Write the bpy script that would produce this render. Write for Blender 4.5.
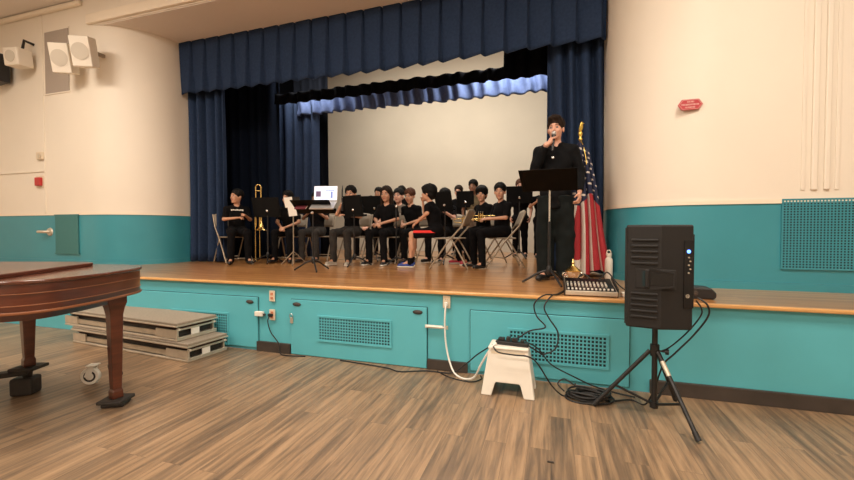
import bpy, bmesh, math, random
import numpy as np
from mathutils import Vector, Matrix, Euler

scene = bpy.context.scene
for o in list(bpy.data.objects):
    bpy.data.objects.remove(o)
COL = scene.collection
R = math.radians
PI = math.pi

# ------------------------------------------------------------------ camera
cam_d = bpy.data.cameras.new('camera')
cam_d.sensor_width = 36.0
cam_d.lens = 36.0 * 400.0 / 854.0
cam_d.clip_start = 0.05
cam = bpy.data.objects.new('camera', cam_d)
COL.objects.link(cam)
cam.location = (0, 0, 1.30)
cam.rotation_euler = (R(90 - 1.43), 0, R(17.4))
scene.camera = cam

# ------------------------------------------------------------------ world, lamps, exposure
w = bpy.data.worlds.new('world')
scene.world = w
w.use_nodes = True
w.node_tree.nodes['Background'].inputs[0].default_value = (1.0, 0.90, 0.80, 1)
w.node_tree.nodes['Background'].inputs[1].default_value = 0.15
vs = scene.view_settings
vs.view_transform = 'Standard'
vs.look = 'None'
vs.gamma = 1.0
vs.use_curve_mapping = False
vs.exposure = 0.61

def area(name, loc, rot, sx, sy, power, color, spread=180):
    d = bpy.data.lights.new(name, 'AREA')
    d.shape = 'RECTANGLE'
    d.size, d.size_y = sx, sy
    d.energy = power
    d.color = color
    d.spread = R(spread)
    o = bpy.data.objects.new(name, d)
    COL.objects.link(o)
    o.location = loc
    o.rotation_euler = tuple(R(a) for a in rot)
    return o

WARM = (1.0, 0.91, 0.80)
for lx, ly, lp in ((-6.4, 1.6, 78), (-2.4, 1.6, 80), (1.6, 1.6, 84), (-6.4, -2.4, 84), (-2.4, -2.4, 88), (1.6, -2.4, 88)):
    area('hall_ceiling_lamp', (lx, ly, 4.86), (0, 0, 0), 1.3, 1.3, lp, WARM)
for lx, ly in ((-6.4, 1.6), (-2.4, 1.6), (1.6, 1.6), (-4.4, -2.4), (0.6, -2.4)):     # unseen uplights, added to brighten the ceiling and soffit
    area('added_ceiling_uplight', (lx, ly, 4.25), (180, 0, 0), 0.8, 0.8, 23, WARM)
# the stage's own lights: a strip behind the black teaser and one over the players
area('stage_border_light', (-0.7, 6.62, 4.35), (38, 0, 0), 1.3, 0.25, 44, (1.0, 0.94, 0.86))
area('stage_border_light', (-4.5, 6.62, 4.35), (38, 0, 0), 0.9, 0.25, 18, (1.0, 0.94, 0.86))
area('stage_border_light', (-2.6, 7.6, 4.6), (38, 0, 0), 4.2, 0.25, 42, (1.0, 0.92, 0.80))
area('stage_batten_light', (-2.8, 8.2, 5.6), (10, 0, 0), 4.0, 0.3, 46, (1.0, 0.92, 0.80))

# ------------------------------------------------------------------ materials
def mat(name, color, rough=0.5, metal=0.0, vary=0.0, scale=8.0, bump=0.0, bscale=60.0, coat=0.0, stretch=None, emit=None, spec=None, trans=0.0, sheen=0.0):
    m = bpy.data.materials.new(name)
    m.use_nodes = True
    nt = m.node_tree
    b = nt.nodes['Principled BSDF']
    b.inputs['Base Color'].default_value = (*color, 1)
    b.inputs['Roughness'].default_value = rough
    b.inputs['Metallic'].default_value = metal
    if coat: b.inputs['Coat Weight'].default_value = coat; b.inputs['Coat Roughness'].default_value = 0.12
    if spec is not None: b.inputs['Specular IOR Level'].default_value = spec
    if trans: b.inputs['Transmission Weight'].default_value = trans
    if sheen: b.inputs['Sheen Weight'].default_value = sheen
    if emit:
        b.inputs['Emission Color'].default_value = (*emit[0], 1)
        b.inputs['Emission Strength'].default_value = emit[1]
    tc = nt.nodes.new('ShaderNodeTexCoord')
    mp = nt.nodes.new('ShaderNodeMapping')
    nt.links.new(tc.outputs['Object'], mp.inputs[0])
    if stretch: mp.inputs['Scale'].default_value = stretch
    if vary:
        n = nt.nodes.new('ShaderNodeTexNoise')
        n.inputs['Scale'].default_value = scale
        n.inputs['Detail'].default_value = 4
        nt.links.new(mp.outputs[0], n.inputs['Vector'])
        r = nt.nodes.new('ShaderNodeValToRGB')
        r.color_ramp.elements[0].position = 0.3
        r.color_ramp.elements[1].position = 0.7
        r.color_ramp.elements[0].color = (*[c * (1 - vary) for c in color], 1)
        r.color_ramp.elements[1].color = (*[min(1, c * (1 + vary)) for c in color], 1)
        nt.links.new(n.outputs['Fac'], r.inputs[0])
        nt.links.new(r.outputs[0], b.inputs['Base Color'])
    if bump:
        n2 = nt.nodes.new('ShaderNodeTexNoise')
        n2.inputs['Scale'].default_value = bscale
        nt.links.new(mp.outputs[0], n2.inputs['Vector'])
        bp = nt.nodes.new('ShaderNodeBump')
        bp.inputs['Strength'].default_value = bump
        bp.inputs['Distance'].default_value = 0.01
        nt.links.new(n2.outputs['Fac'], bp.inputs['Height'])
        nt.links.new(bp.outputs[0], b.inputs['Normal'])
    return m

def plank_mat(name, cols, length, width, rot, rough, coat, grain, mortar, mcol, gstr=0.5):
    m = bpy.data.materials.new(name)
    m.use_nodes = True
    nt = m.node_tree
    L = nt.links.new
    b = nt.nodes['Principled BSDF']
    tc = nt.nodes.new('ShaderNodeTexCoord')
    mp = nt.nodes.new('ShaderNodeMapping')
    mp.inputs['Rotation'].default_value = (0, 0, rot)
    L(tc.outputs['Object'], mp.inputs[0])
    br = nt.nodes.new('ShaderNodeTexBrick')
    br.offset = 0.37; br.offset_frequency = 2; br.squash = 1.0
    br.inputs['Scale'].default_value = 1
    br.inputs['Brick Width'].default_value = length
    br.inputs['Row Height'].default_value = width
    br.inputs['Mortar Size'].default_value = mortar
    br.inputs['Mortar Smooth'].default_value = 0.1
    br.inputs['Bias'].default_value = 0
    br.inputs['Color1'].default_value = (0, 0, 0, 1)
    br.inputs['Color2'].default_value = (1, 1, 1, 1)
    br.inputs['Mortar'].default_value = (0.5, 0.5, 0.5, 1)
    L(mp.outputs[0], br.inputs['Vector'])
    # per-plank random offset pushes the grain sideways in each board
    sep = nt.nodes.new('ShaderNodeSeparateXYZ'); L(mp.outputs[0], sep.inputs[0])
    mul = nt.nodes.new('ShaderNodeMath'); mul.operation = 'MULTIPLY_ADD'
    L(br.outputs['Color'], mul.inputs[0]); mul.inputs[1].default_value = 7.3; L(sep.outputs[1], mul.inputs[2])
    cmb = nt.nodes.new('ShaderNodeCombineXYZ')
    sx = nt.nodes.new('ShaderNodeMath'); sx.operation = 'MULTIPLY'; sx.inputs[1].default_value = grain[0]
    sy = nt.nodes.new('ShaderNodeMath'); sy.operation = 'MULTIPLY'; sy.inputs[1].default_value = grain[1]
    L(sep.outputs[0], sx.inputs[0]); L(mul.outputs[0], sy.inputs[0])
    L(sx.outputs[0], cmb.inputs[0]); L(sy.outputs[0], cmb.inputs[1])
    nz = nt.nodes.new('ShaderNodeTexNoise')
    nz.inputs['Scale'].default_value = 1.0; nz.inputs['Detail'].default_value = 5; nz.inputs['Roughness'].default_value = 0.6; nz.inputs['Distortion'].default_value = 0.4
    L(cmb.outputs[0], nz.inputs['Vector'])
    mixf = nt.nodes.new('ShaderNodeMix'); mixf.data_type = 'FLOAT'
    mixf.inputs[0].default_value = gstr
    L(br.outputs['Color'], mixf.inputs[2]); L(nz.outputs['Fac'], mixf.inputs[3])
    rp = nt.nodes.new('ShaderNodeValToRGB')
    els = rp.color_ramp.elements
    els[0].position, els[0].color = cols[0][0], (*cols[0][1], 1)
    els[1].position, els[1].color = cols[-1][0], (*cols[-1][1], 1)
    for p, c in cols[1:-1]:
        e = els.new(p); e.color = (*c, 1)
    L(mixf.outputs[0], rp.inputs[0])
    mx = nt.nodes.new('ShaderNodeMix'); mx.data_type = 'RGBA'
    L(br.outputs['Fac'], mx.inputs[0]); L(rp.outputs[0], mx.inputs[6]); mx.inputs[7].default_value = (*mcol, 1)
    L(mx.outputs[2], b.inputs['Base Color'])
    b.inputs['Roughness'].default_value = rough
    if coat:
        b.inputs['Coat Weight'].default_value = coat
        b.inputs['Coat Roughness'].default_value = 0.16
    bp = nt.nodes.new('ShaderNodeBump'); bp.inputs['Strength'].default_value = 0.12; bp.inputs['Distance'].default_value = 0.004
    L(nz.outputs['Fac'], bp.inputs['Height']); L(bp.outputs[0], b.inputs['Normal'])
    return m

M = {}
M['floor'] = plank_mat('grey_oak_planks', [(0.25, (0.080, 0.055, 0.038)), (0.42, (0.175, 0.115, 0.070)), (0.56, (0.295, 0.188, 0.106)), (0.78, (0.43, 0.280, 0.162))],
                       1.22, 0.13, R(90), 0.38, 0.0, (1.7, 26.0), 0.0010, (0.14, 0.09, 0.055), 0.86)
M['stagefloor'] = plank_mat('varnished_maple_strips', [(0.25, (0.36, 0.150, 0.048)), (0.5, (0.47, 0.215, 0.074)), (0.8, (0.58, 0.290, 0.105))],
                       0.9, 0.057, 0, 0.28, 0.5, (2.0, 30.0), 0.001, (0.28, 0.12, 0.04), 0.45)
M['nosing'] = mat('pale_maple_nosing', (0.68, 0.36, 0.13), 0.35, vary=0.15, scale=5, stretch=(1, 10, 10), coat=0.2)
M['cream'] = mat('cream_wall_paint', (0.83, 0.745, 0.625), 0.55, bump=0.05, bscale=25, vary=0.02, scale=1.2)
M['ceil'] = mat('ceiling_paint', (0.82, 0.74, 0.66), 0.7, vary=0.03, scale=0.8)
M['rail'] = mat('cream_gloss_trim', (0.86, 0.75, 0.60), 0.4)
M['dado'] = mat('darker_teal_dado', (0.046, 0.275, 0.335), 0.34, vary=0.06, scale=1.5, bump=0.04, bscale=20)  # lower wall teal, set darker than the stage front
M['teal'] = mat('turquoise_stage_front', (0.105, 0.455, 0.520), 0.45, vary=0.05, scale=2.0, bump=0.03, bscale=30)
M['seam'] = mat('dark_gap', (0.01, 0.05, 0.055), 0.8)
M['hole'] = mat('dark_hole_shade', (0.012, 0.03, 0.032), 0.9)
M['base'] = mat('dark_rubber_base', (0.055, 0.042, 0.034), 0.5, vary=0.2, scale=6)
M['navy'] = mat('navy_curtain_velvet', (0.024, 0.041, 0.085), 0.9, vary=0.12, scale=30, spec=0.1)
M['navy2'] = mat('blue_wing_curtain', (0.028, 0.044, 0.088), 0.9, vary=0.12, scale=30, spec=0.1)  # blue of the inner wing curtain, close to the front navy
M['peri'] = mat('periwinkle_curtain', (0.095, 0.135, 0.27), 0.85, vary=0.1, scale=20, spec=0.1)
M['blackcloth'] = mat('black_stage_cloth', (0.005, 0.006, 0.009), 0.95, spec=0.05)
M['navydark'] = mat('dark_navy_curtain', (0.007, 0.011, 0.022), 0.95, vary=0.12, scale=30, spec=0.05)
M['back'] = mat('off_white_backdrop', (0.62, 0.555, 0.45), 0.8, vary=0.03, scale=1.5, spec=0.1)
M['metalgrey'] = mat('beige_chair_steel', (0.36, 0.29, 0.21), 0.4, metal=0.35)
M['chairpad'] = mat('taupe_chair_steel_sheet', (0.27, 0.215, 0.155), 0.45, vary=0.06, scale=10)
M['black'] = mat('black_plastic', (0.016, 0.015, 0.015), 0.45, bump=0.15, bscale=300)
M['speakerblk'] = mat('black_textured_speaker_shell', (0.017, 0.015, 0.014), 0.5, spec=0.35, bump=0.25, bscale=400)
M['blackmetal'] = mat('black_powder_coat', (0.012, 0.011, 0.011), 0.38)
M['deskblk'] = mat('matt_black_desk', (0.004, 0.004, 0.004), 0.7, spec=0.15)
M['steel'] = mat('bright_steel', (0.72, 0.70, 0.66), 0.25, metal=1.0)
M['brass'] = mat('polished_brass', (0.80, 0.56, 0.20), 0.25, metal=1.0)
M['gold'] = mat('gilded_metal', (0.85, 0.62, 0.14), 0.3, metal=0.9)
M['silverplate'] = mat('silver_plate', (0.75, 0.70, 0.60), 0.25, metal=0.9)
M['white'] = mat('white_plastic', (0.82, 0.76, 0.66), 0.4)
M['whitecable'] = mat('white_cord_rubber', (0.85, 0.82, 0.75), 0.45)
M['paper'] = mat('white_paper', (0.86, 0.82, 0.74), 0.7)
M['cable'] = mat('black_cable_rubber', (0.012, 0.011, 0.011), 0.5)
M['ivory'] = mat('ivory_outlet_plastic', (0.72, 0.60, 0.44), 0.4)
M['outlet_red'] = mat('orange_outlet_plastic', (0.62, 0.24, 0.13), 0.4)
M['mahog'] = mat('mahogany_piano_veneer', (0.098, 0.022, 0.009), 0.28, vary=0.35, scale=3.5, stretch=(1, 1, 7), coat=0.5)
M['mahogtop'] = mat('mahogany_lid_veneer', (0.105, 0.030, 0.014), 0.25, vary=0.2, scale=3.5, stretch=(1, 8, 1), coat=0.6)
M['goldline'] = mat('lighter_rim_line', (0.27, 0.095, 0.036), 0.35)  # rim lines and lip, lighter than the case
M['carpet'] = mat('grey_riser_carpet', (0.30, 0.245, 0.185), 0.9, vary=0.12, scale=60)
M['alu'] = mat('dull_aluminium', (0.62, 0.54, 0.43), 0.38, metal=0.55, vary=0.1, scale=8)
M['riserdark'] = mat('dark_red_riser_board', (0.075, 0.028, 0.018), 0.6)
M['dolly'] = mat('dark_dolly_iron', (0.030, 0.024, 0.020), 0.6, vary=0.2, scale=10)
M['redsign'] = mat('red_sign_plastic', (0.50, 0.035, 0.045), 0.4)
M['signtext'] = mat('pale_sign_lettering', (0.86, 0.62, 0.55), 0.5)
M['redbox'] = mat('red_alarm_plastic', (0.50, 0.03, 0.03), 0.4)
M['greygrille'] = mat('grey_wall_grille', (0.42, 0.35, 0.29), 0.6, bump=0.4, bscale=220)
M['greengrille'] = mat('dull_green_grille', (0.045, 0.185, 0.185), 0.6, bump=0.4, bscale=220)
M['spgrille'] = mat('cream_speaker_cloth', (0.60, 0.53, 0.43), 0.8, bump=0.3, bscale=250)
M['whitebox'] = mat('white_speaker_box', (0.80, 0.72, 0.60), 0.5)
M['led'] = mat('blue_indicator_light', (0.05, 0.12, 0.8), 0.3, emit=((0.08, 0.22, 1.0), 4.0))
M['panelblk'] = mat('glossy_black_panel', (0.006, 0.006, 0.007), 0.25)
M['screen'] = mat('lit_laptop_screen', (0.5, 0.5, 0.55), 0.4, emit=((0.72, 0.78, 0.95), 0.75))
M['screenpic'] = mat('dark_picture_on_screen', (0.05, 0.02, 0.05), 0.4, emit=((0.12, 0.06, 0.12), 0.5))
M['screenblue'] = mat('blue_picture_on_screen', (0.1, 0.12, 0.3), 0.4, emit=((0.18, 0.25, 0.5), 0.6))
M['lapgrey'] = mat('silver_laptop_shell', (0.5, 0.48, 0.46), 0.35, metal=0.5)
M['maroon'] = mat('maroon_cover', (0.13, 0.02, 0.03), 0.6)
M['flagred'] = mat('flag_red', (0.42, 0.025, 0.035), 0.75)
M['flagwhite'] = mat('flag_white', (0.80, 0.72, 0.64), 0.75)
M['flagblue'] = mat('flag_blue', (0.015, 0.022, 0.065), 0.75)
M['darkwood'] = mat('dark_wood_pole', (0.10, 0.045, 0.02), 0.35)
M['sk1'] = mat('fair_skin', (0.68, 0.36, 0.25), 0.5)
M['sk2'] = mat('tan_skin', (0.56, 0.29, 0.18), 0.5)
M['sk3'] = mat('brown_skin', (0.33, 0.16, 0.095), 0.5)
M['lips'] = mat('lip_skin', (0.45, 0.15, 0.12), 0.45)
M['hairblk'] = mat('black_hair', (0.006, 0.005, 0.0045), 0.65, spec=0.15)
M['hairbrn'] = mat('dark_brown_hair', (0.020, 0.011, 0.007), 0.65, spec=0.15)
M['haired'] = mat('reddish_brown_hair', (0.075, 0.030, 0.016), 0.65, spec=0.15)
M['eye'] = mat('dark_eye', (0.012, 0.008, 0.006), 0.25)
M['eyewhite'] = mat('eye_white', (0.50, 0.45, 0.42), 0.3)
M['clblk'] = mat('black_cotton', (0.006, 0.0055, 0.006), 0.95, vary=0.2, scale=20, spec=0.1)
M['clsuit'] = mat('black_suit_cloth', (0.007, 0.0072, 0.008), 0.9, vary=0.2, scale=12, spec=0.12)
M['cltrous'] = mat('charcoal_trousers', (0.011, 0.014, 0.014), 0.9, vary=0.15, scale=12, spec=0.12)
M['clgrey'] = mat('dark_grey_trousers', (0.040, 0.036, 0.033), 0.9, vary=0.2, scale=14, spec=0.1)
M['clmid'] = mat('grey_brown_cotton', (0.16, 0.125, 0.095), 0.9, vary=0.15, scale=14)
M['clolive'] = mat('olive_shirt', (0.17, 0.125, 0.065), 0.9, vary=0.15, scale=14)
M['clred'] = mat('red_side_stripe', (0.75, 0.03, 0.025), 0.8)
M['shoeblue'] = mat('blue_sneaker_mesh', (0.02, 0.05, 0.26), 0.6, vary=0.3, scale=30)
M['shoered'] = mat('red_sneaker', (0.50, 0.03, 0.06), 0.6)
M['shoeblk'] = mat('black_shoe', (0.012, 0.011, 0.011), 0.5)
M['shoewht'] = mat('pale_shoe', (0.50, 0.44, 0.36), 0.6)
M['sole'] = mat('pale_sole_rubber', (0.70, 0.66, 0.58), 0.6)

# ------------------------------------------------------------------ mesh builder
class MB:
    def __init__(self):
        self.v, self.f, self.mi = [], [], []
    def add(self, vs, fs, mi=0):
        o = len(self.v)
        self.v += [tuple(p) for p in vs]
        self.f += [tuple(i + o for i in f) for f in fs]
        self.mi += [mi] * len(fs)
        return self
    def bm(self, bm, mat4=None, mi=0):
        bm.verts.index_update()
        vs = [(mat4 @ v.co if mat4 else v.co.copy()) for v in bm.verts]
        fs = [[v.index for v in f.verts] for f in bm.faces]
        bm.free()
        return self.add(vs, fs, mi)
    def box(self, c, s, rot=(0, 0, 0), bev=0.0, seg=2, mi=0):
        bm = bmesh.new()
        bmesh.ops.create_cube(bm, size=1)
        bmesh.ops.scale(bm, vec=s, verts=bm.verts)
        if bev:
            bmesh.ops.bevel(bm, geom=list(bm.edges), offset=min(bev, min(s) * 0.45), segments=seg, affect='EDGES', profile=0.5)
        return self.bm(bm, Matrix.Translation(c) @ Euler(rot).to_matrix().to_4x4(), mi)
    def ell(self, c, r, rot=(0, 0, 0), seg=16, mi=0):
        bm = bmesh.new()
        bmesh.ops.create_uvsphere(bm, u_segments=seg, v_segments=max(6, seg * 2 // 3), radius=1)
        bmesh.ops.scale(bm, vec=r, verts=bm.verts)
        return self.bm(bm, Matrix.Translation(c) @ Euler(rot).to_matrix().to_4x4(), mi)
    def tube(self, pts, r, n=8, closed=False, mi=0):
        pts = [Vector(p) for p in pts]
        m = len(pts)
        rs = r if isinstance(r, (list, tuple)) else [r] * m
        vs, fs = [], []
        t0 = (pts[1] - pts[0]).normalized()
        up = Vector((0, 0, 1)) if abs(t0.z) < 0.9 else Vector((1, 0, 0))
        nrm = t0.cross(up).normalized()
        for i, p in enumerate(pts):
            if closed: t = pts[(i + 1) % m] - pts[i - 1]
            else: t = pts[min(i + 1, m - 1)] - pts[max(i - 1, 0)]
            t = t.normalized() if t.length > 1e-9 else t0
            nrm = (nrm - t * nrm.dot(t))
            nrm = nrm.normalized() if nrm.length > 1e-6 else t.orthogonal().normalized()
            bn = t.cross(nrm)
            for k in range(n):
                a = 2 * PI * k / n
                vs.append(p + (nrm * math.cos(a) + bn * math.sin(a)) * rs[i])
        for i in range(m if closed else m - 1):
            j = (i + 1) % m
            for k in range(n):
                l = (k + 1) % n
                fs.append((i * n + k, i * n + l, j * n + l, j * n + k))
        if not closed:
            fs.append(tuple(range(n))[::-1]); fs.append(tuple(range((m - 1) * n, m * n)))
        return self.add(vs, fs, mi)
    def cyl(self, a, b, r0, r1=None, n=16, mi=0):
        return self.tube([a, b], [r0, r1 if r1 is not None else r0], n, mi=mi)
    def lathe(self, prof, c=(0, 0, 0), n=24, rot=(0, 0, 0), mi=0):
        vs, fs = [], []
        for r_, z_ in prof:
            for k in range(n):
                a = 2 * PI * k / n
                vs.append(Vector((r_ * math.cos(a), r_ * math.sin(a), z_)))
        for i in range(len(prof) - 1):
            for k in range(n):
                l = (k + 1) % n
                fs.append((i * n + k, i * n + l, (i + 1) * n + l, (i + 1) * n + k))
        fs.append(tuple(range(n))[::-1]); fs.append(tuple(range((len(prof) - 1) * n, len(prof) * n)))
        m4 = Matrix.Translation(c) @ Euler(rot).to_matrix().to_4x4()
        return self.add([m4 @ v for v in vs], fs, mi)
    def prism(self, poly, z0, z1, m4=None, mi=0):
        n = len(poly)
        vs = [Vector((x, y, z0)) for x, y in poly] + [Vector((x, y, z1)) for x, y in poly]
        fs = [tuple(range(n))[::-1], tuple(range(n, 2 * n))] + [(i, (i + 1) % n, n + (i + 1) % n, n + i) for i in range(n)]
        if m4: vs = [m4 @ v for v in vs]
        return self.add(vs, fs, mi)
    def build(self, name, m, parent=None, smooth=None, loc=None, bevel=0.0):
        me = bpy.data.meshes.new(name)
        me.from_pydata([tuple(v) for v in self.v], [], self.f)
        ms = m if isinstance(m, (list, tuple)) else [m]
        for x in ms: me.materials.append(x)
        if len(ms) > 1: me.polygons.foreach_set('material_index', self.mi)
        me.validate()
        b2 = bmesh.new(); b2.from_mesh(me)
        bmesh.ops.recalc_face_normals(b2, faces=b2.faces)
        b2.to_mesh(me); b2.free()
        o = bpy.data.objects.new(name, me)
        COL.objects.link(o)
        if smooth is not None:
            me.shade_smooth()
            if smooth < 180: me.set_sharp_from_angle(angle=R(smooth))
        if bevel:
            bv = o.modifiers.new('bevel', 'BEVEL'); bv.width = bevel; bv.segments = 2; bv.limit_method = 'ANGLE'
        if parent: o.parent = parent
        if loc: o.location = loc
        return o

def tag(o, label=None, cat=None, group=None, kind=None):
    if label: o['label'] = label
    if cat: o['category'] = cat
    if group: o['group'] = group
    if kind: o['kind'] = kind
    return o
def empty(name, loc=(0, 0, 0), rz=0.0, label=None, cat=None, group=None):
    o = bpy.data.objects.new(name, None)
    o.empty_display_size = 0.1
    COL.objects.link(o)
    o.location = loc
    o.rotation_euler = (0, 0, rz)
    return tag(o, label, cat, group)
def struct(o, label=None):
    o['kind'] = 'structure'
    if label: o['label'] = label
    return o
def copy_tree(o, parent=None):
    c = o.copy(); COL.objects.link(c)
    if parent: c.parent = parent
    for ch in list(o.children): copy_tree(ch, c)
    return c
def spline(pts, n=8, closed=False):
    P = [Vector(p) for p in pts]
    out = []
    m = len(P)
    segs = m if closed else m - 1
    for i in range(segs):
        g = (lambda k: P[k % m]) if closed else (lambda k: P[max(0, min(m - 1, k))])
        p0, p1, p2, p3 = g(i - 1), g(i), g(i + 1), g(i + 2)
        for k in range(n):
            t = k / n
            out.append(0.5 * ((2 * p1) + (p2 - p0) * t + (2 * p0 - 5 * p1 + 4 * p2 - p3) * t * t + (3 * p1 - p0 - 3 * p2 + p3) * t ** 3))
    if not closed: out.append(P[-1])
    return out

# ------------------------------------------------------------------ room
SZ = 0.74           # stage height
SY = 3.55           # stage front
WY = 4.50           # proscenium wall
RY = 5.35           # where the rounded reveals end
XL, XR = -6.15, 0.63
RAD = 0.85
HC = 4.93           # hall ceiling
SOF = 4.50          # proscenium soffit
HX0, HX1, HY0 = -10.2, 6.0, -6.0

struct(MB().box(((HX0 + HX1) / 2, (HY0 + SY) / 2, -0.05), (HX1 - HX0, SY - HY0, 0.1)).build('floor', M['floor']), 'brown and grey wood plank hall floor')
struct(MB().box(((HX0 + HX1) / 2, (HY0 + WY) / 2, HC + 0.05), (HX1 - HX0, WY - HY0, 0.1)).build('ceiling', M['ceil']))
struct(MB().box((HX0 - 0.05, (HY0 + WY) / 2, HC / 2), (0.1, WY - HY0, HC)).build('wall_hall_left', M['cream']))
struct(MB().box((HX1 + 0.05, (HY0 + WY) / 2, HC / 2), (0.1, WY - HY0, HC)).build('wall_hall_right', M['cream']))
struct(MB().box(((HX0 + HX1) / 2, HY0 - 0.05, HC / 2), (HX1 - HX0, 0.1, HC)).build('wall_hall_back', M['cream']))

def wall_path(side):
    pts = []
    if side < 0:
        cx, cy = XL - RAD, RY
        pts.append((HX0, WY)); pts.append((cx, WY))
        for k in range(1, 25):
            a = -PI / 2 + (PI / 2) * k / 24
            pts.append((cx + RAD * math.cos(a), cy + RAD * math.sin(a)))
        pts.append((XL, 6.0))
    else:
        cx, cy = XR + RAD, RY
        pts.append((HX1, WY)); pts.append((cx, WY))
        for k in range(1, 25):
            a = -PI / 2 - (PI / 2) * k / 24
            pts.append((cx + RAD * math.cos(a), cy + RAD * math.sin(a)))
        pts.append((XR, 6.0))
    return pts
def offset_path(pts, d):
    out = []
    for i in range(len(pts)):
        a = Vector(pts[max(0, i - 1)]); b = Vector(pts[min(len(pts) - 1, i + 1)])
        t = (b - a).normalized(); out.append((pts[i][0] + t.y * d, pts[i][1] - t.x * d))
    return out
def wall_strip(pts, zs, name, mats, thick):
    inner = offset_path(pts, thick)
    b = MB(); n = len(pts)
    for zi in range(len(zs) - 1):
        z0, z1 = zs[zi], zs[zi + 1]
        vs = []
        for (x, y), (x2, y2) in zip(pts, inner):
            vs += [(x, y, z0), (x, y, z1), (x2, y2, z0), (x2, y2, z1)]
        fs = []
        for i in range(n - 1):
            a, c = 4 * i, 4 * (i + 1)
            fs += [(a, c, c + 1, a + 1), (a + 2, a + 3, c + 3, c + 2), (a + 1, c + 1, c + 3, a + 3), (a, a + 2, c + 2, c)]
        fs += [(0, 1, 3, 2), (4 * n - 4, 4 * n - 2, 4 * n - 1, 4 * n - 3)]
        b.add(vs, fs, zi)
    return b.build(name, mats, smooth=30)
for side, nm in ((-1, 'left'), (1, 'right')):
    pts = wall_path(side)
    sg = -1 if side < 0 else 1
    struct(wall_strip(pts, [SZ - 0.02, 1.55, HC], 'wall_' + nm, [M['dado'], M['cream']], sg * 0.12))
    rl = offset_path(pts, -sg * 0.012)
    struct(wall_strip(rl, [1.545, 1.585], 'trim_1' if side < 0 else 'trim_2', [M['rail']], sg * 0.012))
    bs = offset_path(pts, -sg * 0.015)
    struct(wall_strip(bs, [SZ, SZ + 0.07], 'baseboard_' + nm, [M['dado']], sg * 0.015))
# lintel over the opening with its raised band, and the soffit behind it
cx0, cx1 = XL - RAD, XR + RAD
struct(MB().box(((cx0 + cx1) / 2, WY + 0.06, (SOF + HC) / 2 + 0.01), (cx1 - cx0, 0.12, HC - SOF)).build('wall_lintel', M['cream']))
struct(MB().box(((cx0 + HX1) / 2 + 0.0, WY - 0.025, SOF + 0.10), (HX1 - cx0, 0.05, 0.15), bev=0.012).build('trim_3', M['rail']))
struct(MB().box(((HX0 + cx0) / 2 - 0.12, WY - 0.035, HC - 0.05), (cx0 - HX0, 0.07, 0.07), bev=0.02).build('trim_4', M['rail']))
sp = [(cx0, WY + 0.05)] + [p for p in wall_path(-1)[1:]] + [p for p in wall_path(1)[1:][::-1]] + [(cx1, WY + 0.05)]
sp = [(x, y) for x, y in sp]
struct(MB().prism([(cx0 - 0.05, WY + 0.02), (cx1 + 0.05, WY + 0.02), (cx1 + 0.05, 5.75), (cx0 - 0.05, 5.75)], SOF, SOF + 0.1).build('ceiling_soffit', M['ceil']))
# pilaster mouldings on the right wall
for k, (x, wd, dp) in enumerate(((2.165, 0.03, 0.010), (2.245, 0.05, 0.022), (2.335, 0.045, 0.024), (2.41, 0.03, 0.010))):
    struct(MB().box((x, WY - dp / 2, (1.66 + HC) / 2), (wd, dp, HC - 1.66), bev=0.012).build('trim_%d' % (k + 5), M['cream']))
# thin joint lines on the left wall
struct(MB().box((-8.10, WY - 0.006, 3.25), (0.03, 0.012, 3.35)).build('trim_9', M['cream']))
struct(MB().box((-9.15, WY - 0.008, 2.285), (2.1, 0.016, 0.02)).build('trim_10', M['cream']))

# stage
struct(MB().prism([(HX0, SY + 0.015), (HX1, SY + 0.015), (HX1, 5.0), (1.8, 5.0), (1.8, 10.2), (-7.2, 10.2), (-7.2, 5.0), (HX0, 5.0)], SZ - 0.08, SZ).build('floor_stage', M['stagefloor']), 'varnished orange wood stage floor')
struct(MB().box(((HX0 + HX1) / 2, SY - 0.008, SZ - 0.014), (HX1 - HX0, 0.055, 0.03), bev=0.008).build('trim_11', M['nosing']), 'pale wooden nosing along the stage edge')
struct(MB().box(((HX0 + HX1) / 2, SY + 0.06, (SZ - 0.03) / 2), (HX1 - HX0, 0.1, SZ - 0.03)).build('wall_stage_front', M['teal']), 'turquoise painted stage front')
struct(MB().box((3.05, SY - 0.004, 0.055), (4.6, 0.028, 0.11), bev=0.004).build('baseboard_right_front', M['base']))
struct(MB().box((-2.82, SY - 0.003, 0.05), (0.42, 0.03, 0.11)).build('baseboard_left_front', M['base']))
struct(MB().box((-0.915, SY - 0.003, 0.05), (0.38, 0.03, 0.09)).build('baseboard_middle_front', M['base']))
# stage house
struct(MB().box((-2.7, 10.25, 3.35), (9.4, 0.1, 5.3)).build('wall_stage_back', M['back']), 'off white back wall of the stage')
struct(MB().box((-7.25, 7.9, 3.35), (0.1, 4.7, 5.3)).build('wall_stage_left', M['blackcloth']))
struct(MB().box((1.85, 7.9, 3.35), (0.1, 4.7, 5.3)).build('wall_stage_right', M['blackcloth']))
struct(MB().box((-2.7, 7.9, 6.05), (9.4, 4.9, 0.1)).build('ceiling_stage', M['ceil']))
struct(MB().box((-2.7, 5.72, 5.3), (9.4, 0.08, 1.5)).build('wall_stage_header', M['ceil']))

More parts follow.
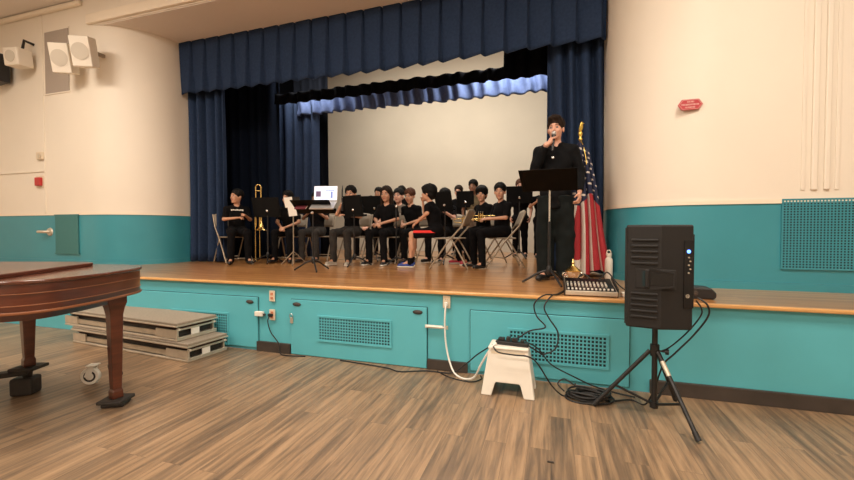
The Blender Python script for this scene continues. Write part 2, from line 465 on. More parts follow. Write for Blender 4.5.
# lattice grilles --------------------------------------------------
def lattice(b, x0, x1, z0, z1, y, pitch, bar, dep):
    nx = max(2, round((x1 - x0) / pitch)); nz = max(2, round((z1 - z0) / pitch))
    for i in range(nx + 1):
        x = x0 + (x1 - x0) * i / nx
        b.box((x, y, (z0 + z1) / 2), (bar, dep, z1 - z0))
    for j in range(nz + 1):
        z = z0 + (z1 - z0) * j / nz
        b.box(((x0 + x1) / 2, y - 0.001, z), (x1 - x0, dep, bar))
def grille(name, parent, x0, x1, z0, z1, y, m, pitch=0.030, bar=0.0105, frame=0.018):
    b = MB(); lattice(b, x0, x1, z0, z1, y, pitch, bar, 0.004)
    g = b.build(name, m, parent)
    f = MB()
    for c, s in ((((x0 + x1) / 2, y, z0 - frame / 2), (x1 - x0 + 2 * frame, 0.012, frame)), (((x0 + x1) / 2, y, z1 + frame / 2), (x1 - x0 + 2 * frame, 0.012, frame)),
                 ((x0 - frame / 2, y, (z0 + z1) / 2), (frame, 0.012, z1 - z0)), ((x1 + frame / 2, y, (z0 + z1) / 2), (frame, 0.012, z1 - z0))):
        f.box(c, s)
    f.build('grille_frame', m, g)
    MB().box(((x0 + x1) / 2, y + 0.003, (z0 + z1) / 2), (x1 - x0, 0.001, z1 - z0)).build('vent_shade_sheet', M['hole'], g)  # dark sheet behind the bars, painting the shade inside the vent
    return g
def pull(parent, x, z, y):
    h = MB().lathe([(0.001, 0), (0.045, 0), (0.05, 0.004), (0.044, 0.008), (0.001, 0.008)], (0, 0, 0), 20, (R(90), 0, 0)).build('door_pull', M['dolly'], parent, 40, loc=(x, y, z))
    h.scale = (1, 1, 0.42)
    MB().ell((0, -0.009, -0.004), (0.034, 0.003, 0.03), seg=12).build('finger_recess', M['base'], h, 60)
DY = SY - 0.002
def stage_door(n, x0, x1, z0, z1, gr, pulls, label):
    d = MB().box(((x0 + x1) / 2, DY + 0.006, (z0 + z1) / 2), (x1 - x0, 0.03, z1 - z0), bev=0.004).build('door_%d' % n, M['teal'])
    struct(d, label)
    MB().box(((x0 + x1) / 2, DY + 0.0075, (z0 + z1) / 2), (x1 - x0 + 0.012, 0.0035, z1 - z0 + 0.012)).build('door_gap', M['seam'], d)
    if gr: grille('vent_grille', d, *gr, DY - 0.014, M['teal'])
    for px, pz in pulls: pull(d, px, pz, DY - 0.009)
    return d
d1 = stage_door(1, -4.95, -3.02, 0.03, 0.575, (-4.2, -3.42, 0.05, 0.37), [(-3.115, 0.525)], 'turquoise stage front hatch behind the stacked risers')
d2 = stage_door(2, -2.60, -1.113, 0.005, 0.575, (-2.26, -1.48, 0.185, 0.415), [(-2.523, 0.53), (-1.2, 0.53)], 'turquoise stage front hatch with a wide vent, left of the white cord')
d3 = stage_door(3, -0.70, 0.60, 0.03, 0.575, (-0.35, 0.43, 0.175, 0.425), [], 'turquoise stage front hatch with a wide vent, behind the step stool')
# hasp and seal on hatches
hp = MB().box((-2.584, DY - 0.016, 0.36), (0.035, 0.012, 0.06), bev=0.004).build('padlock_hasp', M['alu'], d2)
MB().tube(spline([(-2.600, DY - 0.022, 0.385), (-2.598, DY - 0.024, 0.425), (-2.572, DY - 0.024, 0.425), (-2.570, DY - 0.022, 0.385)], 5), 0.004, 6).build('shackle', M['steel'], hp, 60)
lt = empty('sliding_bolt', (-1.02, DY - 0.012, 0.405), 0, 'white painted sliding bolt on turquoise stage front beside white cord', 'bolt')
MB().box((-0.02, -0.005, 0), (0.17, 0.012, 0.03), bev=0.004).build('bolt_plate', M['white'], lt)
MB().cyl((-0.09, -0.018, 0.002), (0.10, -0.018, 0.002), 0.007, n=10).build('bolt_rod', M['white'], lt, 60)
MB().box((0.10, -0.004, 0), (0.03, 0.012, 0.035), bev=0.004).build('bolt_keeper', M['alu'], lt)

# stage-front outlets
def outlet(x, z, label, mplate, msock, socks=((0, 0.022), (0, -0.022))):
    e = empty('wall_outlet', (x, DY, z), 0, label, 'outlet', None)
    MB().box((0, -0.005, 0), (0.07, 0.010, 0.115), bev=0.004).build('cover_plate', mplate, e)
    for sx, sz in socks:
        s = MB().box((sx, -0.0115, sz), (0.034, 0.005, 0.030), bev=0.002).build('socket', msock, e)
        MB().box((sx - 0.007, -0.0145, sz + 0.003), (0.003, 0.002, 0.010)).box((sx + 0.007, -0.0145, sz + 0.003), (0.003, 0.002, 0.010)).build('slots', M['base'], s)
    return e
outlet(-2.832, 0.60, 'upper of two ivory outlets with orange sockets on the stage front', M['ivory'], M['outlet_red'])
outlet(-2.832, 0.40, 'lower ivory outlet with a black cord plugged in, on the stage front', M['ivory'], M['outlet_red'])
outlet(-0.921, 0.64, 'cream outlet feeding the white cord on the stage front', M['ivory'], M['ivory'])
tb = empty('junction_box', (-2.985, DY, 0.405), 0, 'small white box on turquoise stage front left of the lower outlet', 'box')
MB().box((0, -0.02, 0), (0.10, 0.04, 0.05), bev=0.006).build('housing', M['white'], tb)
MB().box((0.058, -0.014, -0.008), (0.02, 0.025, 0.022), bev=0.003).build('cord_clip', M['base'], tb)

# ------------------------------------------------------------------ curtains
rnd = random.Random(7)
def fold_sheet(name, m, x0, x1, y, z0, z1, fn, nx, nz, thick=0.012, parent=None, bot=None, top=None):
    """cloth hung along X; fn(u, s) gives its fold depth for u in metres and s 0 (bottom) .. 1 (top)"""
    vs, fs = [], []
    for j in range(nz + 1):
        s = j / nz
        for i in range(nx + 1):
            u = i / nx
            zb = z0 + (bot(u) if bot else 0); zt = z1 + (top(u) if top else 0)
            vs.append((x0 + (x1 - x0) * u, y + fn(u * abs(x1 - x0), s), zb + (zt - zb) * s))
    for j in range(nz):
        for i in range(nx):
            a = j * (nx + 1) + i
            fs.append((a, a + 1, a + nx + 2, a + nx + 1))
    o = MB().add(vs, fs).build(name, m, parent, 50)
    sm = o.modifiers.new('thickness', 'SOLIDIFY'); sm.thickness = thick; sm.offset = 0
    return o
def saw_pleats(p, amp0, amp1):
    def fn(u, s):
        t = (u / p) % 1.0
        a = amp1 + (amp0 - amp1) * (1 - s)
        w = t / 0.86 if t < 0.86 else (1 - (t - 0.86) / 0.14)
        return a * (0.5 - w) + 0.05 * math.exp(-((t - 0.93) / 0.045) ** 2) * (0.25 + 0.75 * s) + 0.012 * (1 - s) * math.sin(u * 2.1)
    return fn
def drape(p, amp, seed, flare=0.3):
    r_ = random.Random(seed); ph = [r_.uniform(0, 6.28) for _ in range(4)]
    def fn(u, s):
        q = u + 0.10 * p * math.sin(u * 3.1 / p + ph[0]) + 0.03 * math.sin(3 * s + ph[3])
        a = amp * (1 + flare * (1 - s))
        v = math.sin(2 * PI * q / p + ph[1])
        v = math.copysign(abs(v) ** 0.75, v)
        return a * v + 0.35 * a * math.sin(2 * PI * q / (p * 2.7) + ph[2])
    return fn
tag(fold_sheet('stage_valance', M['navy'], XL + 0.02, XR - 0.02, 5.34, 3.635, SOF - 0.004, saw_pleats(0.292, 0.105, 0.012), 900, 14, bot=lambda u: -0.035 * math.sin(PI * u)), 'long navy pleated valance across the top of the stage opening', 'curtain')
tag(fold_sheet('stage_curtain', M['navy'], XL + 0.02, -5.34, 5.56, SZ + 0.012, 4.40, drape(0.19, 0.065, 3), 150, 24), 'navy front stage curtain drawn to the left side of the opening', 'curtain', 'front stage curtains')
tag(fold_sheet('stage_curtain', M['navy'], -0.075, XR - 0.02, 5.56, SZ + 0.012, 4.40, drape(0.17, 0.06, 8), 150, 24), 'navy front stage curtain at the right, behind the flag', 'curtain', 'front stage curtains')
tag(fold_sheet('stage_leg_curtain', M['navydark'], -6.45, -5.00, 6.45, SZ + 0.012, 5.1, drape(0.22, 0.05, 5), 130, 8), 'very dark navy curtain in the left wing behind the first navy curtain', 'curtain')
c_ = fold_sheet('stage_leg_curtain', M['navy2'], -5.70, -4.50, 7.05, SZ + 0.012, 4.02, drape(0.21, 0.05, 11), 130, 16)
tag(c_, 'lit blue curtain hanging in the left wing beside the white backdrop', 'curtain')
tag(fold_sheet('stage_leg_curtain', M['blackcloth'], -5.2, -4.40, 7.28, SZ + 0.012, 5.0, drape(0.21, 0.04, 13), 90, 8), 'narrow black curtain at the left edge of the white backdrop', 'curtain')
bt = fold_sheet('stage_teaser', M['blackcloth'], -4.98, 0.9, 6.4, 3.655, 3.85, drape(0.25, 0.03, 21), 300, 4, top=lambda u: 0.75 if u > 0.72 else 0.0)
tag(bt, 'narrow black teaser cloth strung across the stage above the players', 'curtain')
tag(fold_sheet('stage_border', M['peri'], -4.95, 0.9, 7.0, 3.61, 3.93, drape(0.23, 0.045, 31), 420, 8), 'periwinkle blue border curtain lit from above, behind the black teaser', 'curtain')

# ------------------------------------------------------------------ wall fixtures
def wall_speaker(x, z, label, tx, ty):
    e = empty('wall_speaker', (x, WY, z), 0, label, 'speaker', 'white wall speakers above the left wall')
    rx = (R(13), 0, R(ty))
    bx = MB().box((0, 0, 0), (0.27, 0.18, 0.42), bev=0.01).build('cabinet', M['whitebox'], e)
    bx.location = (0, -0.27, 0); bx.rotation_euler = rx
    MB().lathe([(0.001, 0), (0.115, 0), (0.12, 0.006), (0.001, 0.010)], (0, -0.09, 0), 28, (R(90), 0, 0)).build('speaker_cone_cover', M['spgrille'], bx, 40)
    MB().box((0, -0.06, 0.05), (0.05, 0.14, 0.05), bev=0.005).build('wall_bracket', M['metalgrey'], e)
wall_speaker(-7.13, 3.91, 'left one of two tilted white speakers with round grilles on the wall', 0, 24)
wall_speaker(-6.68, 3.95, 'right one of two tilted white speakers with round grilles on the wall', 0, 24)
ps = empty('wall_panel', (-7.74, WY, 4.05), 0, 'tall grey perforated panel on cream wall beside the white speakers', 'panel')
MB().box((0, -0.008, 0), (0.56, 0.016, 1.00), bev=0.004).build('perforated_plate', M['greygrille'], ps)
for s in (-1, 1): MB().box((0, -0.004, s * 0.51), (0.60, 0.02, 0.02)).build('edge_trim', M['cream'], ps)
cb = empty('wall_camera_box', (-8.33, WY, 4.10), 0, 'white box with a small black arm on the upper left wall', 'box')
b_ = MB().box((0, -0.20, 0), (0.27, 0.24, 0.28), rot=(R(6), 0, R(10)), bev=0.02).build('housing', M['whitebox'], cb)
MB().lathe([(0.001, 0), (0.09, 0), (0.09, 0.008), (0.001, 0.010)], (0.02, -0.318, -0.01), 20, (R(96), 0, R(10))).build('front_cover', M['spgrille'], cb, 40)
MB().tube([(0.02, 0, 0.30), (0.0, -0.12, 0.32), (0.03, -0.16, 0.16)], 0.022, 8).build('mounting_arm', M['blackmetal'], cb, 50)
bs_ = empty('wall_speaker', (-8.98, WY, 4.02), 0, 'black speaker cut off at the left edge of the photo', 'speaker')
MB().box((0, -0.18, 0), (0.34, 0.26, 0.46), rot=(0, 0, R(-6)), bev=0.015).build('cabinet', M['black'], bs_)
MB().box((0, -0.03, 0), (0.06, 0.06, 0.08)).build('wall_bracket', M['blackmetal'], bs_)
th = empty('thermostat', (-8.18, WY, 2.54), 0, 'small tan thermostat on the cream wall above red alarm', 'thermostat')
MB().box((0, -0.02, 0), (0.16, 0.04, 0.13), bev=0.012).build('housing', M['ivory'], th)
MB().lathe([(0.001, 0), (0.04, 0), (0.036, 0.015), (0.001, 0.018)], (0.02, -0.04, 0), 18, (R(90), 0, 0)).build('dial', M['alu'], th, 40)
fa = empty('fire_alarm', (-8.22, WY, 2.11), 0, 'small red fire alarm box on a cream wall', 'alarm')
MB().box((0, -0.006, 0), (0.20, 0.012, 0.20), bev=0.004).build('back_plate', M['ivory'], fa)
MB().box((0, -0.03, 0), (0.13, 0.05, 0.14), bev=0.008).build('housing', M['redbox'], fa)
hk = empty('wall_hook', (-8.06, WY, 1.27), 0, 'small metal fitting on the teal wall left of green vent', 'fitting')
MB().lathe([(0.001, 0), (0.07, 0), (0.06, 0.02), (0.001, 0.024)], (0.05, 0, 0), 18, (R(90), 0, 0)).build('base_plate', M['alu'], hk, 40)
MB().tube([(0.05, -0.02, 0), (0.03, -0.08, 0), (-0.10, -0.09, 0.0)], 0.022, 8).build('lever', M['alu'], hk, 50)
gv = empty('wall_vent', (-7.58, WY, 1.23), 0, 'dull green vent plate on the teal left wall', 'vent')
MB().box((0, -0.012, 0), (0.54, 0.024, 0.62), bev=0.004).build('vent_plate', M['greengrille'], gv)
for s in (-1, 1): MB().box((0, -0.01, s * 0.315), (0.57, 0.03, 0.02)).build('edge_trim', M['greengrille'], gv)
rg = empty('wall_vent', (2.55, WY, 1.26), 0, 'big square-holed teal vent on right wall above the stage edge', 'vent')
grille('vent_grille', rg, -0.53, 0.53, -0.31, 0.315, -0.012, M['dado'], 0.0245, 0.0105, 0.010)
# red hexagonal sign with three small lines of lettering
sg_ = empty('wall_sign', (1.265, WY, 2.515), 0, 'red six-sided sign with pale lettering on the cream right wall', 'sign')
hexp = [(-0.105, 0), (-0.072, 0.05), (0.072, 0.05), (0.105, 0), (0.072, -0.05), (-0.072, -0.05)]
m4s = Matrix.Rotation(R(90), 4, 'X')
MB().prism(hexp, 0.0, 0.012, m4s).build('sign_plate', M['redsign'], sg_)
tx = MB()
inner = [(x * 0.9, y * 0.86) for x, y in hexp]
for i in range(6):
    a, b2 = Vector((*inner[i], 0)), Vector((*inner[(i + 1) % 6], 0))
    tx.cyl(m4s @ (a + Vector((0, 0, 0.013))), m4s @ (b2 + Vector((0, 0, 0.013))), 0.0015, n=6)
rs_ = random.Random(2)
for zz, wd, hh in ((0.026, 0.055, 0.014), (0.0, 0.150, 0.016), (-0.026, 0.085, 0.014)):
    x = -wd / 2
    while x < wd / 2:
        cw = rs_.choice((0.006, 0.008, 0.009))
        tx.box((x + cw / 2, -0.0135, zz), (cw * 0.55, 0.002, hh)); 
        if rs_.random() < 0.6: tx.box((x + cw / 2, -0.0135, zz + rs_.choice((-1, 0, 1)) * hh * 0.4), (cw, 0.002, hh * 0.2))
        x += cw + 0.003
tx.build('lettering', M['signtext'], sg_)

# ------------------------------------------------------------------ people: one signed-distance surface per body / garment
def V3(*a): return np.array(a, dtype=float)
def rotm(yaw=0.0, pitch=0.0, roll=0.0):
    return np.array(Matrix.Rotation(yaw, 3, 'Z') @ Matrix.Rotation(pitch, 3, 'X') @ Matrix.Rotation(roll, 3, 'Y'))
def cap(a, b, ra, rb, k=0.02, clips=()):
    a, b = np.array(a, float), np.array(b, float)
    ab = b - a; L2 = max(1e-9, float(ab @ ab)); mr = max(ra, rb)
    def f(P):
        t = np.clip(((P - a) @ ab) / L2, 0, 1)
        d = np.linalg.norm(P - a - t[..., None] * ab, axis=-1) - (ra + (rb - ra) * t)
        for c, n in clips: d = np.maximum(d, (P - c) @ n)
        return d
    return (f, np.minimum(a, b) - mr, np.maximum(a, b) + mr, k)
def ell(c, r, rm=None, k=0.02, clips=()):
    c = np.array(c, float); r = np.array(r, float); mr = r.max(); rmn = r.min()
    def f(P):
        q = P - c
        if rm is not None: q = q @ rm
        kk = np.linalg.norm(q / r, axis=-1); k2 = np.linalg.norm(q / (r * r), axis=-1)
        d = np.where(k2 > 1e-6, kk * (kk - 1) / np.maximum(k2, 1e-6), -rmn)
        for cc, n in clips: d = np.maximum(d, (P - cc) @ n)
        return d
    return (f, c - mr, c + mr, k)
def sdf_mesh(prims, res, subs=(), clips=(), noise=None):
    lo = np.min([p[1] for p in prims], 0) - 3 * res
    hi = np.max([p[2] for p in prims], 0) + 3 * res
    n = np.ceil((hi - lo) / res).astype(int) + 1
    ax = [lo[i] + res * np.arange(n[i]) for i in range(3)]
    BIG = 0.06
    D = np.full(n, BIG)
    def region(p, pad):
        i0 = np.maximum(0, np.floor((p[1] - pad - lo) / res).astype(int)); i1 = np.minimum(n, np.ceil((p[2] + pad - lo) / res).astype(int) + 1)
        if np.any(i1 <= i0): return None, None
        s = tuple(slice(int(i0[i]), int(i1[i])) for i in range(3))
        return s, np.stack(np.meshgrid(*[ax[i][s[i]] for i in range(3)], indexing='ij'), -1)
    for p in prims:
        s, P = region(p, 0.05)
        if s is None: continue
        d = np.minimum(p[0](P), BIG); a = D[s]; k = p[3]
        h = np.clip(0.5 + 0.5 * (a - d) / k, 0, 1)
        D[s] = a + (d - a) * h - k * h * (1 - h)
    for p in subs:
        s, P = region(p, 0.01)
        if s is None: continue
        D[s] = np.maximum(D[s], -p[0](P))
    if clips or noise:
        P = np.stack(np.meshgrid(*ax, indexing='ij'), -1)
        if noise: D = D + noise(P)
        for c, nn in clips: D = np.maximum(D, (P - np.array(c)) @ np.array(nn))
    # naive surface nets
    neg = D < 0
    c8 = [neg[i:n[0] - 1 + i, j:n[1] - 1 + j, k:n[2] - 1 + k] for i in (0, 1) for j in (0, 1) for k in (0, 1)]
    cnt = sum(c.astype(np.int8) for c in c8)
    act = (cnt > 0) & (cnt < 8)
    idx = np.argwhere(act)
    if len(idx) == 0: return [], []
    vid = -np.ones(act.shape, int); vid[act] = np.arange(len(idx))
    acc = np.zeros((len(idx), 3)); num = np.zeros(len(idx))
    corners = [(i, j, k) for i in (0, 1) for j in (0, 1) for k in (0, 1)]
    dv = {c: D[idx[:, 0] + c[0], idx[:, 1] + c[1], idx[:, 2] + c[2]] for c in corners}
    for a in corners:
        for axn in range(3):
            if a[axn]: continue
            b = tuple(1 if q == axn else a[q] for q in range(3))
            da, db = dv[a], dv[b]
            m = (da < 0) != (db < 0)
            t = np.where(m, da / np.where(da == db, 1, da - db), 0)
            pt = np.array(a, float)[None] + 0; pt = np.repeat(pt, len(idx), 0); pt[:, axn] += t
            acc[m] += pt[m]; num[m] += 1
    vs = lo + res * (idx + acc / np.maximum(num, 1)[:, None])
    fs = []
    for axn in range(3):
        sl0 = [slice(None)] * 3; sl1 = [slice(None)] * 3
        sl0[axn] = slice(0, -1); sl1[axn] = slice(1, None)
        a = neg[tuple(sl0)]; b = neg[tuple(sl1)]
        e = np.argwhere(a != b)
        u, v = [(1, 2), (2, 0), (0, 1)][axn]
        ok = (e[:, u] > 0) & (e[:, v] > 0) & (e[:, u] < n[u] - 1) & (e[:, v] < n[v] - 1)
        e = e[ok]
        flip = a[tuple(e.T)]
        q = []
        for du, dw in ((-1, -1), (0, -1), (0, 0), (-1, 0)):
            g = e.copy(); g[:, u] += du; g[:, v] += dw
            q.append(vid[tuple(g.T)])
        q = np.stack(q, 1)
        q[~flip] = q[~flip][:, ::-1]
        fs.append(q)
    return vs, np.concatenate(fs)
def sdf_obj(name, m, prims, res, parent=None, subs=(), clips=(), noise=None):
    vs, fs = sdf_mesh(prims, res, subs, clips, noise)
    me = bpy.data.meshes.new(name)
    me.from_pydata([tuple(v) for v in vs], [], [tuple(int(i) for i in f) for f in fs])
    me.materials.append(m); me.shade_smooth()
    o = bpy.data.objects.new(name, me); COL.objects.link(o)
    if parent: o.parent = parent
    return o
def nrm(v): v = np.array(v, float); return v / max(1e-9, np.linalg.norm(v))

def hand_prims(w, d, pn, side, s=1.0, curl=0.5):
    """w wrist, d hand direction, pn palm normal; four unequal bent fingers and a thumb leaving the palm's side"""
    d = nrm(d); pn = nrm(np.array(pn) - d * (np.array(pn) @ d)); sd = np.cross(d, pn) * side
    w = np.array(w, float)
    P = [ell(w + d * 0.045 * s, (0.040 * s, 0.036 * s, 0.017 * s), np.stack([d, sd, pn], 1), 0.012)]
    for i, (off, ln) in enumerate(((0.026, 0.070), (0.009, 0.078), (-0.009, 0.072), (-0.025, 0.056))):
        a = w + d * 0.075 * s + sd * off * s
        ang = curl * 0.7; b = a + (d * math.cos(ang) + pn * math.sin(ang)) * ln * 0.5 * s + sd * off * 0.12 * s
        ang = curl * 1.9; c = b + (d * math.cos(ang) + pn * math.sin(ang)) * ln * 0.5 * s
        P += [cap(a - d * 0.03 * s, a, 0.0095 * s, 0.0092 * s, 0.004), cap(a, b, 0.0092 * s, 0.0085 * s, 0.003), cap(b, c, 0.0085 * s, 0.007 * s, 0.003)]
    a = w + d * 0.025 * s + sd * 0.028 * s; b = a + nrm(sd * 0.8 + d * 0.7 + pn * 0.3) * 0.036 * s; c = b + nrm(d + pn * 0.5 * (1 + curl) + sd * 0.1) * 0.032 * s
    P += [cap(a, b, 0.0125 * s, 0.0105 * s, 0.006), cap(b, c, 0.0105 * s, 0.0085 * s, 0.004)]
    return P
def grip_prims(c, axis, toward, rad, side, s=1.0):
    """fist closed round a rod through c along axis; palm on the side 'toward' (unit vector from rod to palm)"""
    axis = nrm(axis); t = nrm(np.array(toward) - axis * (np.array(toward) @ axis)); u = np.cross(axis, t) * side
    c = np.array(c, float); r = rad + 0.009 * s
    P = [ell(c + t * (rad + 0.018 * s), (0.015 * s, 0.034 * s, 0.042 * s), np.stack([t, u, axis], 1), 0.012)]
    for i, (off, end) in enumerate(((0.029, 2.5), (0.010, 2.75), (-0.009, 2.65), (-0.027, 2.3))):
        prev = None
        for k in range(5):
            a = 0.35 + end * k / 4
            p = c + axis * off * s + (t * math.cos(a) + u * math.sin(a)) * (r + (0.006 * s if k == 0 else 0))
            if prev is not None: P.append(cap(prev, p, (0.0095 - 0.0006 * k) * s, (0.0092 - 0.0006 * k) * s, 0.0025))
            prev = p
    a = c + t * (rad + 0.012 * s) - u * 0.022 * s + axis * 0.018 * s; b = c - u * (r + 0.004 * s) + axis * 0.038 * s - t * 0.004; e = c - u * (r * 0.5) - t * r * 0.85 + axis * 0.044 * s
    P += [cap(a, b, 0.0125 * s, 0.0105 * s, 0.006), cap(b, e, 0.0105 * s, 0.0085 * s, 0.003)]
    return P

def make_person(loc, rz, label, group=None, sc=1.0, res=0.0105, sit=True, hip=0.50, chest_z=None, lean=(0, 0), head=(0, 0), twist=0.0,
                arms=((-0.22, -0.02, 0.74, -0.06, -0.27, 0.62), (0.22, -0.02, 0.74, 0.06, -0.27, 0.62)), legs=None,
                skin='sk2', hair='hairblk', hairstyle='short', shirt='clblk', sleeve=0.75, pants='clblk', pantlen=1.0, shoe='shoeblk', sole=None,
                hands=('relax', 'relax'), stripe=None, pantw=0.0, hs=1.26, girth=1.0, jacket=False, badge=None, grips=None):
    """figure facing local -Y, feet at z = 0; all lengths in metres at sc = 1"""
    S = sc
    sk = M[skin]
    lx, ly = lean
    if sit:
        pel = V3(0, 0, hip + 0.03); up = 1.0
    else:
        pel = V3(0, 0, hip)
    tl = 0.52 * S if sit else 0.55 * S
    che = pel + V3(lx * 0.6, ly * 0.6, tl * 0.62); sho_c = pel + V3(lx, ly, tl * 0.92); nb = sho_c + V3(0, -0.012 * S, 0.025 * S)
    hd = nb + V3(0, -0.035 * S, 0.028 * S + 0.130 * S * hs)
    HR = rotm(R(head[0]), R(head[1]))
    tw = rotm(twist)
    sw = 0.168 * S * girth
    sho = [sho_c + tw @ V3(-sw, 0, -0.045 * S), sho_c + tw @ V3(sw, 0, -0.045 * S)]
    if legs is None:
        legs = [(-0.12, -0.42, 0.51, -0.13, -0.40, 0.09, -0.16, -0.53), (0.12, -0.42, 0.51, 0.13, -0.40, 0.09, 0.16, -0.53)]
    hips = [pel + V3(-0.085 * S, -0.01, -0.03), pel + V3(0.085 * S, -0.01, -0.03)]
    kn = [V3(*l[0:3]) for l in legs]; an = [V3(*l[3:6]) for l in legs]; te = [V3(l[6], l[7], 0.03) for l in legs]
    el = [V3(*a[0:3]) for a in arms]; wr = [V3(*a[3:6]) for a in arms]
    HS = S * hs
    def H(x, y, z): return hd + HR @ (V3(x, y, z) * HS)
    B = []
    # torso and neck
    B += [ell(pel, (0.128 * S * girth, 0.088 * S * girth, 0.10 * S), None, 0.04), ell((pel + che) / 2, (0.115 * S * girth, 0.092 * S * girth, 0.15 * S), tw, 0.05), ell(che, (0.155 * S * girth, 0.105 * S * girth, 0.16 * S), tw, 0.05)]
    B += [cap(sho[0], sho_c, 0.050 * S, 0.052 * S, 0.05), cap(sho_c, sho[1], 0.052 * S, 0.050 * S, 0.05), cap(nb, hd + HR @ (V3(0, 0.02, -0.06) * HS), 0.052 * S, 0.048 * S, 0.03)]
    # head
    B += [ell(H(0, 0.008, 0.035), (0.074 * HS, 0.094 * HS, 0.088 * HS), HR, 0.03), ell(H(0, -0.022, -0.045), (0.058 * HS, 0.066 * HS, 0.068 * HS), HR, 0.03), ell(H(0, -0.062, -0.098), (0.024 * HS, 0.020 * HS, 0.017 * HS), HR, 0.02)]
    B += [cap(H(0, -0.088, 0.012), H(0, -0.104, -0.028), 0.008 * HS, 0.0125 * HS, 0.012), cap(H(-0.032, -0.080, 0.026), H(0.032, -0.080, 0.026), 0.010 * HS, 0.010 * HS, 0.015)]
    B += [ell(H(sx * 0.076, 0.012, -0.008), (0.010 * HS, 0.020 * HS, 0.032 * HS), HR, 0.006) for sx in (-1, 1)]
    B += [ell(H(sx * 0.036, -0.068, -0.028), (0.020 * HS, 0.016 * HS, 0.020 * HS), HR, 0.02) for sx in (-1, 1)]
    # limbs
    grp = grips or {}
    for i in range(2):
        B += [cap(sho[i], el[i], 0.047 * S, 0.036 * S, 0.025), cap(el[i], wr[i], 0.036 * S, 0.024 * S, 0.015)]
        d = wr[i] - el[i]
        if i in grp:
            c, axn, tow, rad = grp[i]
            B += grip_prims(c, axn, tow, rad, 1 if i else -1, S)
            B.append(cap(wr[i], np.array(c) + nrm(tow) * (rad + 0.018), 0.024 * S, 0.024 * S, 0.015))
        else:
            pn = V3(0.6 if i == 0 else -0.6, -0.2, -0.7) if sit else V3(0.9 if i == 0 else -0.9, 0.3, 0)
            B += hand_prims(wr[i] + nrm(d) * 0.01, d, pn, -1 if i else 1, S * 1.0, 0.75)
        B += [cap(hips[i], kn[i], 0.062 * S * girth, 0.050 * S, 0.02), cap(kn[i], an[i], 0.050 * S, 0.034 * S, 0.02), cap(an[i] + (kn[i] - an[i]) * 0.65, an[i] + (kn[i] - an[i]) * 0.5 + V3(0, 0.02, 0), 0.046 * S, 0.042 * S, 0.03), cap(an[i], te[i], 0.034 * S, 0.024 * S, 0.02)]
    sockets = [ell(H(sx * 0.031, -0.094, 0.002), (0.018 * HS, 0.014 * HS, 0.010 * HS), HR) for sx in (-1, 1)]
    mouth_cut = [ell(H(0, -0.092, -0.066), (0.022 * HS, 0.012 * HS, 0.0028 * HS), HR)] if res < 0.008 else []
    body = sdf_obj('person', sk, B, res, None, sockets + mouth_cut)
    body.location = loc; body.rotation_euler = (0, 0, rz)
    tag(body, label, 'person', group)
    # face
    for sx in (-1, 1):
        e = MB().ell(tuple(H(sx * 0.031, -0.0775, 0.002)), tuple(V3(0.0135, 0.0115, 0.0105) * HS), Matrix(HR).to_euler(), 12).build('eye', M['eyewhite'], body, 60)
        MB().ell(tuple(H(sx * 0.031, -0.0862, 0.002)), tuple(V3(0.0075, 0.0035, 0.0078) * HS), Matrix(HR).to_euler(), 10).build('iris', M['eye'], e, 60)
    MB().ell(tuple(H(0, -0.0855, -0.060)), tuple(V3(0.021, 0.006, 0.0045) * HS), Matrix(HR).to_euler(), 12).ell(tuple(H(0, -0.0850, -0.0695)), tuple(V3(0.018, 0.0065, 0.005) * HS), Matrix(HR).to_euler(), 12).build('lips', M['lips'], body, 60)
    # hair with eyebrows
    hp = [ell(H(0, 0.016, 0.052), (0.086 * HS, 0.102 * HS, 0.088 * HS), HR, 0.02)]
    face = [ell(H(0, -0.092, -0.040), (0.064 * HS, 0.070 * HS, 0.088 * HS), HR), ell(H(0, -0.03, -0.10), (0.085 * HS, 0.11 * HS, 0.085 * HS), HR)]
    if hairstyle == 'mop':
        hp = [ell(H(0, 0.016, 0.052), (0.096 * HS, 0.112 * HS, 0.098 * HS), HR, 0.02), ell(H(0, -0.055, 0.075), (0.075 * HS, 0.055 * HS, 0.045 * HS), HR, 0.02), ell(H(0, 0.06, -0.01), (0.075 * HS, 0.055 * HS, 0.075 * HS), HR, 0.02)]
        face = [ell(H(0, -0.10, -0.055), (0.062 * HS, 0.072 * HS, 0.085 * HS), HR), ell(H(0, -0.03, -0.12), (0.085 * HS, 0.10 * HS, 0.085 * HS), HR)]
    if hairstyle == 'quiff':
        hp.append(ell(H(0.0, -0.055, 0.105), (0.062 * HS, 0.05 * HS, 0.030 * HS), HR, 0.03))
    if hairstyle == 'long':
        for sx in (-1, 1):
            hp += [cap(H(sx * 0.072, 0.02, 0.02), H(sx * 0.082, 0.015, -0.20), 0.030 * HS, 0.022 * HS, 0.03), cap(H(sx * 0.05, 0.065, 0.0), H(sx * 0.06, 0.065, -0.24), 0.045 * HS, 0.03 * HS, 0.04)]
        face = [ell(H(0, -0.085, -0.04), (0.058 * HS, 0.075 * HS, 0.105 * HS), HR)]
    if hairstyle == 'tail':
        hp += [ell(H(0, 0.115, 0.06), (0.035 * HS, 0.035 * HS, 0.035 * HS), HR, 0.02), cap(H(0, 0.125, 0.05), H(0, 0.13, -0.12), 0.03 * HS, 0.016 * HS, 0.02)]
    def locks(P): return 0.0045 * np.sin(P[..., 0] * 95 + 30 * P[..., 2] + loc[0] * 9) * np.sin(P[..., 1] * 70 + P[..., 2] * 60 + loc[1] * 7) - 0.003
    hr = sdf_obj('hair', M[hair], hp, min(res, 0.0075), body, face, (), locks)
    eb = MB()
